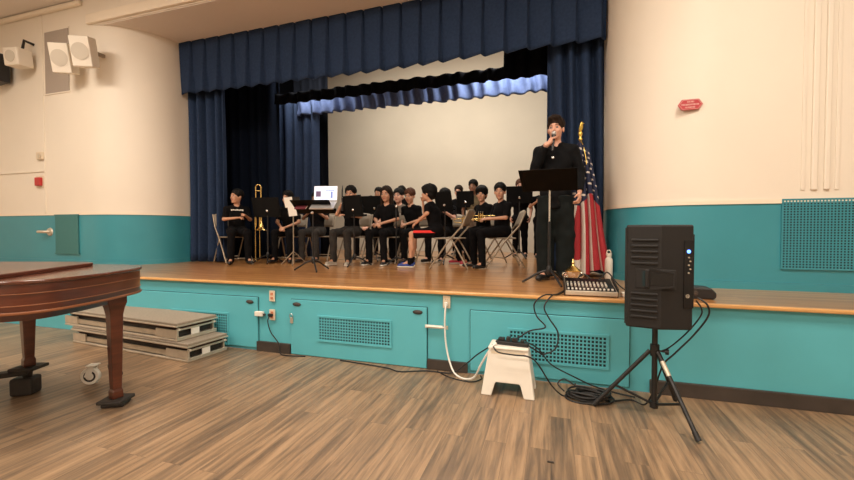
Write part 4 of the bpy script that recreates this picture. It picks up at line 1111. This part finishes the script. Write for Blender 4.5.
tr = empty('trophy_cup', (0.205, 4.36, SZ), 0, 'small brass and silver cup with a pointed lid, behind mixer', 'cup')
MB().lathe([(0.001, 0), (0.050, 0), (0.050, 0.012), (0.022, 0.03), (0.018, 0.045), (0.045, 0.07), (0.064, 0.105), (0.068, 0.125), (0.001, 0.125)], (0, 0, 0), 24).build('cup_body', M['silverplate'], tr, 40)
MB().lathe([(0.072, 0.125), (0.074, 0.133), (0.055, 0.150), (0.030, 0.170), (0.014, 0.185), (0.012, 0.20), (0.016, 0.21), (0.006, 0.235), (0.001, 0.245)], (0, 0, 0), 24).build('pointed_lid', M['brass'], tr, 40)
for s in (-1, 1):
    MB().tube(spline([(s * 0.060, 0, 0.115), (s * 0.092, 0, 0.105), (s * 0.085, 0, 0.075), (s * 0.045, 0, 0.07)], 5), 0.006, 6).build('handle', M['silverplate'], tr, 60)
tr.scale = (1.08, 1.08, 1.08)
bo = empty('water_bottle', (0.622, 5.02, SZ), 0, 'white bottle with loop cap standing by the right wall beside the flag', 'bottle')
MB().lathe([(0.001, 0), (0.040, 0), (0.044, 0.006), (0.044, 0.20), (0.040, 0.225), (0.026, 0.245), (0.026, 0.26), (0.001, 0.26)], (0, 0, 0), 24).build('bottle_body', M['white'], bo, 40)
cp = MB().lathe([(0.030, 0.255), (0.031, 0.285), (0.026, 0.292), (0.001, 0.292)], (0, 0, 0), 20).build('cap', M['whitebox'], bo, 40)
MB().tube(spline([(-0.022, 0, 0.288), (-0.018, 0, 0.318), (0, 0, 0.328), (0.018, 0, 0.318), (0.022, 0, 0.288)], 5), 0.006, 8).build('carry_loop', M['whitebox'], cp, 60)

mx = empty('audio_mixer', (0.315, 3.60, SZ), R(1), 'grey audio mixer with rows of white knobs on stage edge', 'mixer')
prof = [(-0.0, 0.008), (0.0, 0.045), (0.25, 0.085), (0.37, 0.115), (0.37, 0.008)]
m4m = Matrix(((0, 0, 1, 0), (1, 0, 0, 0), (0, 1, 0, 0), (0, 0, 0, 1)))
MB().prism(prof, -0.205, 0.205, m4m).build('case', M['alu'], mx, bevel=0.004)
MB().prism([(0.012, 0.0475), (0.012, 0.0485), (0.25, 0.0865), (0.365, 0.1145), (0.365, 0.1130), (0.25, 0.085)], -0.195, 0.195, m4m).build('control_surface', M['panelblk'], mx)
def mixz(y): return 0.045 + y * 0.16 if y < 0.25 else 0.085 + (y - 0.25) * 0.25
for i in range(12):
    x = -0.178 + 0.0315 * i
    f_ = MB().box((x, 0.038, mixz(0.038) + 0.008), (0.016, 0.014, 0.016), bev=0.003).build('fader_cap', M['white'], mx)
    MB().box((x, 0.07, mixz(0.07) + 0.0018), (0.003, 0.075, 0.002), rot=(R(9), 0, 0)).build('fader_slot', M['base'], f_)
for i in range(11):
    for j in range(4):
        x, y = -0.178 + 0.0315 * i, 0.135 + 0.034 * j
        MB().lathe([(0.0085, 0.0), (0.007, 0.014), (0.001, 0.015)], (x, y, mixz(y) + 0.001), 8).build('knob', (M['alu'], M['white'], M['lapgrey'], M['alu'])[j], mx, 40)
for s in (-1, 1): MB().box((s * 0.208, 0.19, 0.06), (0.008, 0.37, 0.10), rot=(R(10), 0, 0), bev=0.004).build('side_cheek', M['black'], mx)
for (x, y) in ((-0.17, 0.04), (0.17, 0.04), (-0.17, 0.33), (0.17, 0.33)): MB().cyl((x, y, 0), (x, y, 0.009), 0.012, n=10).build('rubber_foot', M['base'], mx)
dv = empty('carry_case', (1.105, 3.83, SZ), R(-4), 'low black case on the stage edge behind the loudspeaker', 'case')
MB().prism([(-0.20, 0.0), (0.18, 0.0), (0.205, 0.02), (0.205, 0.055), (0.16, 0.095), (-0.18, 0.105), (-0.20, 0.09)], -0.09, 0.09, Matrix(((1, 0, 0, 0), (0, 0, 1, 0), (0, 1, 0, 0), (0, 0, 0, 1)))).build('case_body', M['black'], dv, bevel=0.012)
MB().lathe([(0.001, 0), (0.022, 0), (0.018, 0.006), (0.001, 0.006)], (0.02, -0.09, 0.05), 16, (R(90), 0, 0)).build('round_latch', M['base'], dv, 40)

dv.scale = (0.78, 1, 0.95)
# ------------------------------------------------------------------ loudspeaker on tripod
TX, TY = 0.69, 3.13
ts = empty('speaker_stand', (TX, TY, 0), 0, 'black tripod speaker stand with one pale-banded leg under the loudspeaker', 'speaker stand')
MB().cyl((0, 0, 0.05), (0, 0, 0.66), 0.0185, n=16).build('pole', M['blackmetal'], ts, 60)
MB().cyl((0, 0, 0.42), (0, 0, 0.50), 0.030, n=16).build('collar', M['blackmetal'], ts, 60)
MB().cyl((0, 0, 0.055), (0, 0, 0.10), 0.028, n=16).build('brace_hub', M['blackmetal'], ts, 60)
kn_ = MB().cyl((0.02, -0.01, 0.46), (0.075, -0.03, 0.46), 0.007, n=8).cyl((0.06, -0.025, 0.46), (0.08, -0.032, 0.46), 0.02, n=12).build('clamp_knob', M['blackmetal'], ts, 50)
for i, (fx, fy) in enumerate(((0.86 - TX, 2.79 - TY), (0.30 - TX, 3.15 - TY), (0.90 - TX, 3.43 - TY))):
    tp = Vector((fx, fy, 0)).normalized() * 0.03 + Vector((0, 0, 0.455)); ft = Vector((fx, fy, 0.016))
    l_ = MB().cyl(tp, ft, 0.0145, 0.0145, 12).build('leg', M['steel'] if i == 0 else M['blackmetal'], ts, 60)
    if i == 0: l_['label'] = 'leg with a pale band'; l_.data.materials[0] = M['blackmetal']
    MB().cyl(ft + (tp - ft).normalized() * 0.05, ft - (tp - ft).normalized() * 0.002, 0.0175, n=12).build('rubber_foot', M['cable'], l_, 60)
    if i == 0: MB().cyl(tp.lerp(ft, 0.12), tp.lerp(ft, 0.30), 0.0152, n=12).build('pale_band', M['alu'], l_, 60)  # pale band near the top of this leg
    MB().cyl((0, 0, 0.075), tp.lerp(ft, 0.62), 0.009, n=8).build('brace', M['blackmetal'], ts, 60)
lsp = empty('loudspeaker', (TX + 0.015, TY, 0.60), R(0), 'large black loudspeaker on a tripod with a blue light on back panel', 'speaker')
lsp.scale = (0.93, 0.93, 0.965); lsp.location.x = TX + 0.025; lsp.location.z = 0.625
# front faces local -X; footprint tapers to the back (+X), seen from above
foot = [(-0.205, -0.205), (-0.185, -0.215), (0.02, -0.205), (0.15, -0.13), (0.205, -0.10), (0.205, 0.10), (0.15, 0.13), (0.02, 0.205), (-0.185, 0.215), (-0.205, 0.205)]
LSR = Matrix.Rotation(R(-16), 4, 'Z')
MB().prism(foot, 0.02, 0.735, LSR).build('cabinet', M['speakerblk'], lsp, bevel=0.012)
MB().prism([(-0.212, -0.20), (-0.203, -0.20), (-0.203, 0.20), (-0.212, 0.20)], 0.04, 0.715, LSR).build('front_grille', M['black'], lsp)
sd_ = math.atan2(0.010, 0.205)
for z0_ in (0.47, 0.10):
    rb = MB()
    for k in range(5): rb.box((-0.085, -0.2105, z0_ + 0.04 * k), (0.17, 0.024, 0.018), rot=(0, 0, sd_), bev=0.006)
    rb.box((-0.085, -0.2045, z0_ + 0.08), (0.18, 0.010, 0.20), rot=(0, 0, sd_))
    rbo = rb.build('ribbed_panel', M['speakerblk'], lsp); rbo.rotation_euler = (0, 0, R(-16))
hd_ = MB().box((-0.015, -0.2055, 0.365), (0.25, 0.010, 0.135), rot=(0, 0, sd_), bev=0.004).build('handle_recess', M['speakerblk'], lsp); hd_.rotation_euler = (0, 0, R(-16))
MB().box((-0.105, -0.2115, 0.365), (0.055, 0.006, 0.105), bev=0.002).build('handle_hole_shade', M['hole'], hd_)  # dark plate on the solid cabinet, painting the shade of a hole
MB().box((-0.066, -0.217, 0.365), (0.026, 0.022, 0.125), bev=0.008).build('handle_grip', M['speakerblk'], hd_)
wg = MB()
for s in (-1, 1): wg.prism([(-0.05, s * 0.066), (0.10, s * 0.040), (0.10, s * 0.050), (-0.05, s * 0.078)], 0, 0.012, Matrix.Translation((0, -0.206, 0.365)) @ Matrix.Rotation(R(90), 4, 'X'))
wg.box((0.098, -0.209, 0.365), (0.012, 0.012, 0.09))
wg.build('recess_rim', M['speakerblk'], hd_)
MB().box((0.025, -0.2085, 0.365), (0.14, 0.006, 0.085), rot=(0, 0, sd_)).build('recess_floor', M['panelblk'], hd_)
# back corner facets carry the amplifier panel
mid = Vector((0.1775, -0.115, 0)); ang = math.atan2(0.03, 0.055)
pf = MB().box((0.207, -0.0, 0.42), (0.010, 0.17, 0.50), bev=0.003).box((0.178, -0.1175, 0.40), (0.060, 0.008, 0.46), rot=(0, 0, ang), bev=0.002).build('amplifier_panel', M['panelblk'], lsp); pf.rotation_euler = (0, 0, R(-16))
def onp(u, z, dy=0.0): return (0.178 + u * math.cos(ang) + math.sin(ang) * (0.006 + dy), -0.1175 + u * math.sin(ang) - math.cos(ang) * (0.006 + dy), z)
MB().ell(onp(-0.002, 0.555), (0.012, 0.007, 0.012), seg=12).build('blue_light', M['led'], pf, 60)
for k in range(5): MB().cyl(onp(-0.003 + 0.010 * (k % 2), 0.515 - 0.026 * k), onp(-0.003 + 0.010 * (k % 2), 0.515 - 0.026 * k, 0.008), 0.0055, n=10).build('knob', M['alu'], pf, 50)
MB().lathe([(0.014, 0), (0.014, 0.006), (0.009, 0.006), (0.008, 0.0)], onp(-0.008, 0.255), 16, (R(90), 0, ang)).build('jack_socket', M['steel'], pf, 50)
lb = MB().cyl((0, 0, 0.0), (0, 0, 0.03), 0.035, n=16).build('pole_socket', M['black'], lsp, 50)

# ------------------------------------------------------------------ step stool, power strip, cables
st = empty('step_stool', (-0.325, 3.27, 0), R(0), 'cream plastic step stool with power strip on its top', 'stool')
def panel(w0, w1, arch_w, arch_h, hgt, nm):
    poly = [(-w0, 0), (-arch_w, 0), (-arch_w * 0.80, arch_h * 0.85), (-arch_w * 0.72, arch_h), (arch_w * 0.72, arch_h), (arch_w * 0.80, arch_h * 0.85), (arch_w, 0), (w0, 0), (w1, hgt), (-w1, hgt)]
    return MB().prism(poly, -0.009, 0.009, Matrix.Rotation(R(90), 4, 'X')).build(nm, M['white'], st, bevel=0.006)
hs = 0.36
for s in (-1, 1):
    p_ = panel(0.205, 0.150, 0.125, 0.105, hs, 'front_panel' if s < 0 else 'back_panel'); p_.location = (0, s * 0.145, 0); p_.rotation_euler = (R(-9 * s) * -1 * -1 if s < 0 else R(9), 0, 0)
    p_.rotation_euler = (R(9) * s, 0, 0)
    q_ = panel(0.150, 0.100, 0.08, 0.105, hs, 'side_panel'); q_.location = (s * 0.197, 0, 0); q_.rotation_euler = (R(-9) * s * -1 * -1, 0, R(90)); q_.rotation_mode = 'ZYX'
    q_.rotation_euler = (0, 0, 0); q_.matrix_local = Matrix.Translation((s * 0.197, 0, 0)) @ Matrix.Rotation(R(-8.5) * s, 4, 'Y') @ Matrix.Rotation(R(90), 4, 'Z')
MB().box((0, 0, hs + 0.004), (0.315, 0.215, 0.026), bev=0.012, seg=3).build('tread', M['white'], st)
MB().box((0, -0.098, hs - 0.030), (0.27, 0.008, 0.028), rot=(R(-9), 0, 0), bev=0.003).build('ribbed_band', M['ivory'], st)
STZ = hs + 0.017
pw = empty('power_strip', (-0.30, 3.24, STZ), R(-6), 'black power strip crowded with plugs on top of step stool', 'power strip')
MB().box((0, 0, 0.016), (0.26, 0.055, 0.032), bev=0.006).build('strip_body', M['black'], pw)
for k, (dx, h_, w_) in enumerate(((-0.085, 0.025, 0.05), (-0.03, 0.035, 0.032), (0.02, 0.030, 0.045), (0.08, 0.022, 0.03))):
    MB().box((dx, 0.0, 0.032 + h_ / 2), (w_, 0.045, h_), rot=(0, R(6 * (k % 2)), 0), bev=0.006).build('plug', M['blackmetal'], pw)
def cable(name, label, pts, r=0.0055, m='cable', n=10, cat='cable', plug=None, closed=False):
    e = MB().tube(spline(pts, n, closed), r, 7, closed).build(name, M[m], None, 60)
    tag(e, label, cat)
    if plug: MB().box(plug[0], plug[1], bev=0.004).build('plug', M[m], e)
    return e
fy = SY - 0.03
cable('extension_cord', 'white power cord drooping from cream outlet to the step stool', [(-0.921, SY - 0.03, 0.62), (-0.925, SY - 0.045, 0.56), (-0.93, SY - 0.04, 0.42), (-0.92, SY - 0.03, 0.25), (-0.88, SY - 0.05, 0.10), (-0.82, SY - 0.10, 0.02), (-0.72, SY - 0.17, 0.009), (-0.62, SY - 0.24, 0.06), (-0.54, 3.22, 0.22), (-0.46, 3.17, 0.36), (-0.42, 3.19, 0.40)], 0.0085, 'whitecable', plug=((-0.921, SY - 0.028, 0.625), (0.03, 0.03, 0.035)))
cable('black_cable', 'thin black cord hanging from the lower orange outlet', [(-2.84, SY - 0.03, 0.40), (-2.86, SY - 0.045, 0.34), (-2.83, SY - 0.035, 0.22), (-2.74, SY - 0.03, 0.11), (-2.70, SY - 0.05, 0.012), (-2.62, SY - 0.08, 0.009), (-2.4, SY - 0.05, 0.009)], 0.006, plug=((-2.84, SY - 0.028, 0.40), (0.05, 0.03, 0.03)))
cable('black_cable', 'black cable looping from mixer left side down to power strip', [(0.14, 3.72, SZ + 0.05), (0.04, 3.58, SZ + 0.012), (-0.06, 3.50, SZ + 0.012), (-0.14, 3.47, SZ - 0.06), (-0.12, 3.45, 0.58), (-0.05, 3.42, 0.50), (-0.17, 3.38, 0.47), (-0.25, 3.30, 0.43), (-0.29, 3.25, 0.42)], 0.0065)
cable('black_cable', 'black cable falling from the mixer in a wide curve to stool\'s right side', [(0.16, 3.80, SZ + 0.04), (0.06, 3.60, SZ + 0.012), (0.0, 3.50, SZ + 0.01), (-0.06, 3.46, 0.66), (-0.02, 3.44, 0.57), (0.05, 3.42, 0.46), (0.03, 3.38, 0.34), (-0.06, 3.33, 0.30), (-0.10, 3.28, 0.33), (-0.20, 3.24, 0.40)], 0.0065)
cable('black_cable', 'black cable crossing the front of step stool down to the cable pile', [(-0.45, 3.20, 0.38), (-0.40, 3.105, 0.355), (-0.28, 3.095, 0.345), (-0.17, 3.10, 0.34), (-0.10, 3.14, 0.28), (0.0, 3.22, 0.10), (0.08, 3.27, 0.01), (0.15, 3.27, 0.01)], 0.006)
cable('black_cable', 'long black cable from step stool past the pile to tripod stand', [(-0.20, 3.30, 0.40), (-0.10, 3.36, 0.33), (0.0, 3.40, 0.20), (0.18, 3.45, 0.10), (0.34, 3.46, 0.035), (0.5, 3.44, 0.010), (0.62, 3.40, 0.009)], 0.006)
cable('black_cable', 'black cable sagging left from step stool to the floor along the stage front', [(-0.46, 3.26, 0.36), (-0.60, 3.36, 0.24), (-0.72, 3.43, 0.12), (-0.85, 3.46, 0.02), (-1.10, 3.47, 0.009), (-1.32, 3.38, 0.009), (-1.50, 3.44, 0.009), (-2.0, 3.50, 0.009)], 0.006)
cable('black_cable', 'thin black cable lying on the floor left of the step stool', [(-1.0, 3.50, 0.008), (-0.85, 3.38, 0.008), (-0.66, 3.33, 0.008), (-0.58, 3.42, 0.008), (-0.60, 3.50, 0.008)], 0.005)
rc = random.Random(4)
pile = MB()
for k in range(11):
    rr = 0.145 - 0.006 * (k % 5) - 0.03 * rc.random(); ph = rc.random() * 6
    cx_, cy_ = 0.27 + rc.uniform(-0.03, 0.03), 3.26 + rc.uniform(-0.015, 0.015)
    pts = [(cx_ + rr * 1.15 * math.cos(a + ph), cy_ + rr * 0.62 * math.sin(a + ph), 0.010 + 0.0080 * k * 0.7 + 0.006 * math.sin(3 * a + ph)) for a in [2 * PI * i / 16 for i in range(16)]]
    pile.tube(spline(pts, 3, True), 0.0075, 7, True)
pts = [(0.10, 3.30, 0.03), (0.05, 3.34, 0.07), (0.10, 3.38, 0.10), (0.17, 3.36, 0.07), (0.18, 3.30, 0.10)]
pile.tube(spline(pts, 6), 0.006, 7)
tag(pile.build('cable_coil', M['cable'], None, 60), 'heap of coiled black cable on floor between stool and tripod', 'cable')
cable('black_cable', 'black cable hanging in a loop from back of loudspeaker to the floor', [(0.905, 3.00, 0.86), (0.95, 2.97, 0.82), (0.965, 3.0, 0.74), (0.90, 3.05, 0.60), (0.80, 3.08, 0.46), (0.74, 3.12, 0.36), (0.70, 3.19, 0.15), (0.66, 3.27, 0.012), (0.58, 3.34, 0.008), (0.46, 3.28, 0.008)], 0.006)
cable('black_cable', 'second black cable hanging closer to the tripod pole', [(0.90, 3.01, 0.84), (0.93, 3.00, 0.76), (0.87, 3.06, 0.62), (0.78, 3.10, 0.50), (0.735, 3.125, 0.46)], 0.005)
cable('black_cable', 'black cable running over the mixer and along the stage edge toward speaker', [(0.22, 3.95, SZ + 0.10), (0.28, 3.99, SZ + 0.15), (0.36, 3.96, SZ + 0.10), (0.44, 4.02, SZ + 0.12), (0.50, 4.10, SZ + 0.16), (0.58, 3.98, SZ + 0.06), (0.66, 3.90, SZ + 0.012), (0.80, 3.85, SZ + 0.012), (0.95, 3.85, SZ + 0.012)], 0.006)
ad = empty('power_adapter', (0.60, 3.68, SZ), R(10), 'small white adapter block on the stage edge right of mixer', 'adapter')
MB().box((0, 0, 0.02), (0.09, 0.06, 0.04), bev=0.008).build('adapter_body', M['white'], ad)
MB().tube([(0.04, 0, 0.02), (0.08, 0.02, 0.01), (0.12, 0.04, 0.006)], 0.005, 6).build('lead', M['cable'], ad, 60)
tag(MB().box((0, 0, 0.004), (0.035, 0.012, 0.008), bev=0.002).build('floor_scrap', M['base'], None, loc=(0.0, 2.31, 0.0)), 'tiny dark scrap lying on wooden floor in the foreground', 'scrap')

# ------------------------------------------------------------------ grand piano
PZ0, PZ1 = 0.815, 0.990
rim = spline([(-5.3, 1.86), (-4.4, 2.15), (-3.75, 2.35), (-3.34, 2.42), (-3.07, 2.30), (-2.94, 2.05), (-2.86, 1.80), (-2.84, 1.58), (-2.93, 1.42), (-3.2, 1.25), (-3.8, 0.98), (-4.6, 0.55), (-5.6, 0.25)], 8)
rim = [(p[0], p[1]) for p in rim]
gp = empty('grand_piano', (-4.0, 1.7, 0), 0, 'reddish brown grand piano cut off by the left edge of the photo', 'piano')
def loc_(pl): return [(x + 4.0, y - 1.7) for x, y in pl]
def shrink(pl, d):
    cx_, cy_ = -4.0, 1.7
    out = []
    n = len(pl)
    for i in range(n):
        a, b = Vector(pl[i - 1]), Vector(pl[(i + 1) % n]); t = (b - a).normalized()
        nn = Vector((t.y, -t.x)) * 1
        p = Vector(pl[i]); 
        if (p - Vector((cx_, cy_))).dot(nn) > 0: nn = -nn
        out.append(tuple(p + nn * d))
    return out
MB().prism(loc_(rim), PZ0, PZ1).build('case', M['mahog'], gp, 40)
MB().prism(loc_(shrink(rim, 0.10)), PZ0 - 0.05, PZ0).build('underside', M['mahog'], gp, 40)
MB().prism(loc_(shrink(rim, -0.012)), PZ1, PZ1 + 0.022).build('lid', M['mahogtop'], gp, 40, bevel=0.006)
ln = MB()
for z_, r_ in ((PZ0 + 0.010, 0.009), (PZ0 + 0.052, 0.0035), (PZ1 - 0.055, 0.003)):
    ln.tube([(x, y, z_) for x, y in loc_(shrink(rim, -0.002))], r_, 6)
ln.build('rim_moulding', M['goldline'], gp, 60)
MB().prism(loc_([(-3.06, 1.42), (-3.52, 2.26), (-3.66, 2.30), (-5.1, 1.86), (-5.3, 0.55), (-4.6, 0.72), (-3.7, 1.12)]), PZ1 + 0.022, PZ1 + 0.050).build('folded_lid_flap', M['mahog'], gp, bevel=0.006)
MB().box((-1.30, -0.66, 0.70), (0.08, 1.20, 0.14), rot=(0, 0, R(10)), bev=0.01).build('key_slip', M['mahog'], gp)
def pleg(x, y, z0, wd=0.050):
    b = MB()
    b.lathe([(wd * 1.0, z0), (wd * 1.0, z0 + 0.05), (wd * 0.82, z0 + 0.07), (wd * 0.86, z0 + 0.10), (wd * 1.18, PZ0 - 0.14), (wd * 1.4, PZ0 - 0.09), (wd * 1.7, PZ0 - 0.05), (wd * 1.7, PZ0 + 0.005)], (x + 4.0, y - 1.7, 0), 4, (0, 0, R(45 - 12)))
    o = b.build('leg', M['mahog'], gp, bevel=0.006)
    return o
pleg(-3.09, 2.12, 0.055); pleg(-3.92, 2.04, 0.235); pleg(-4.75, 0.80, 0.235)
dl = empty('piano_dolly', (-4.0, 1.7, 0), 0, 'dark iron piano dolly with a white caster under the piano', 'dolly')
def bar(a, b, w_, h_, nm):
    a, b = Vector(a), Vector(b); d = b - a; c = (a + b) / 2
    MB().box(tuple(c), (d.length, w_, h_), rot=(0, 0, math.atan2(d.y, d.x)), bev=0.01).build(nm, M['dolly'], dl)
L_ = lambda x, y, z: (x + 4.0, y - 1.7, z)
bar(L_(-3.92, 2.04, 0.19), L_(-4.35, 1.5, 0.19), 0.10, 0.035, 'dolly_arm')
bar(L_(-4.75, 0.80, 0.19), L_(-4.35, 1.5, 0.19), 0.10, 0.035, 'dolly_arm')
for x, y, z_ in ((-3.09, 2.12, 0.055), (-3.92, 2.04, 0.235), (-4.75, 0.80, 0.235)):
    MB().box(L_(x, y, z_ - 0.014), (0.17, 0.17, 0.026), rot=(0, 0, R(20)), bev=0.008).build('leg_cup', M['dolly'], dl)
for x, y, z_ in ((-3.98, 2.05, 0.14), (-4.75, 0.80, 0.14), (-3.09, 2.12, 0.03)):
    MB().box(L_(x, y, z_ / 2), (0.15, 0.13, z_), rot=(0, 0, R(30)), bev=0.02).build('caster_block', M['dolly'], dl)
MB().cyl(L_(-3.96, 2.05, 0.13), L_(-3.93, 2.04, 0.22), 0.03, n=12).cyl(L_(-4.75, 0.80, 0.13), L_(-4.75, 0.80, 0.22), 0.03, n=12).build('swivel_post', M['dolly'], dl, 50)
cw = MB().lathe([(0.032, -0.020), (0.066, -0.020), (0.072, -0.012), (0.072, 0.012), (0.066, 0.020), (0.032, 0.020)], L_(-3.70, 2.34, 0.073), 28, (R(90), 0, R(28))).build('caster', M['white'], dl, 40)
MB().lathe([(0.001, -0.019), (0.046, -0.0205), (0.046, 0.0205), (0.001, 0.019)], L_(-3.70, 2.34, 0.073), 20, (R(90), 0, R(28))).build('caster_hub', M['dolly'], cw, 40)
MB().lathe([(0.001, -0.028), (0.016, -0.028), (0.016, 0.028), (0.001, 0.028)], L_(-3.70, 2.34, 0.073), 16, (R(90), 0, R(28))).build('axle', M['white'], cw, 40)
fk = MB()
for s in (-1, 1):
    off = Matrix.Rotation(R(28), 3, 'Z') @ Vector((0, s * 0.03, 0))
    fk.box(tuple(Vector(L_(-3.695, 2.34, 0.115)) + off), (0.045, 0.006, 0.10), rot=(0, R(18), R(28)), bev=0.002)
fk.box(L_(-3.68, 2.345, 0.165), (0.07, 0.08, 0.008), rot=(0, 0, R(28)))
fk.build('caster_fork', M['white'], cw)
bar(L_(-3.55, 2.42, 0.17), L_(-3.28, 2.26, 0.14), 0.08, 0.03, 'dolly_arm')

# ------------------------------------------------------------------ two folded risers stacked against the stage
def riser(name, x1, y0, z0, rz, label, ln_=1.92, dp=0.46):
    e = empty(name, (x1, y0, z0), rz, label, 'riser', 'folded risers stacked by the stage')
    c = -ln_ / 2
    def board(z, t, ms, nm, over=0.0):
        o = MB().box((c, dp / 2, z), (ln_ + over, dp + over, t), bev=0.006).build(nm, ms, e); return o
    board(0.012, 0.022, M['alu'], 'lower_deck')
    board(0.172, 0.026, M['carpet'], 'carpet_deck')
    MB().box((c, dp / 2, 0.152), (ln_ + 0.02, dp + 0.02, 0.016), bev=0.004).build('deck_edge', M['alu'], e)
    MB().box((c, dp / 2 + 0.01, 0.128), (ln_ - 0.06, dp - 0.06, 0.024)).build('inner_board', M['riserdark'], e)
    f = MB()
    f.box((-0.16, 0.014, 0.070), (0.32, 0.02, 0.085), bev=0.004)
    f.box((-ln_ + 0.12, 0.014, 0.070), (0.24, 0.02, 0.085), bev=0.004)
    f.box((c, 0.03, 0.058), (ln_ - 0.05, 0.02, 0.05), bev=0.004)
    f.box((c, dp - 0.02, 0.070), (ln_ - 0.05, 0.02, 0.09), bev=0.004)
    f.box((-0.012, dp / 2, 0.112), (0.024, dp, 0.018), bev=0.004).box((-0.012, dp / 2, 0.030), (0.024, dp, 0.018), bev=0.004)
    f.build('folding_frame', M['alu'], e)
    MB().box((c, dp / 2, 0.075), (ln_ - 0.09, dp - 0.09, 0.07)).build('folded_legs', M['dolly'], e)
    MB().box((-0.006, dp * 0.45, 0.070), (0.008, 0.09, 0.062)).build('white_label', M['paper'], e)
    for yy in (0.03, dp - 0.03): MB().cyl((0.004, yy, 0.118), (-0.03, yy, 0.118), 0.012, n=10).build('corner_cap', M['whitebox'], e, 50)
    return e
riser('folded_riser', -3.39, 3.00, 0.0, R(-5), 'lower of two folded carpeted risers stacked by the stage')
riser('folded_riser', -3.55, 3.02, 0.187, R(-5), 'upper of two folded carpeted risers with grey top')
bpy.context.view_layer.update()
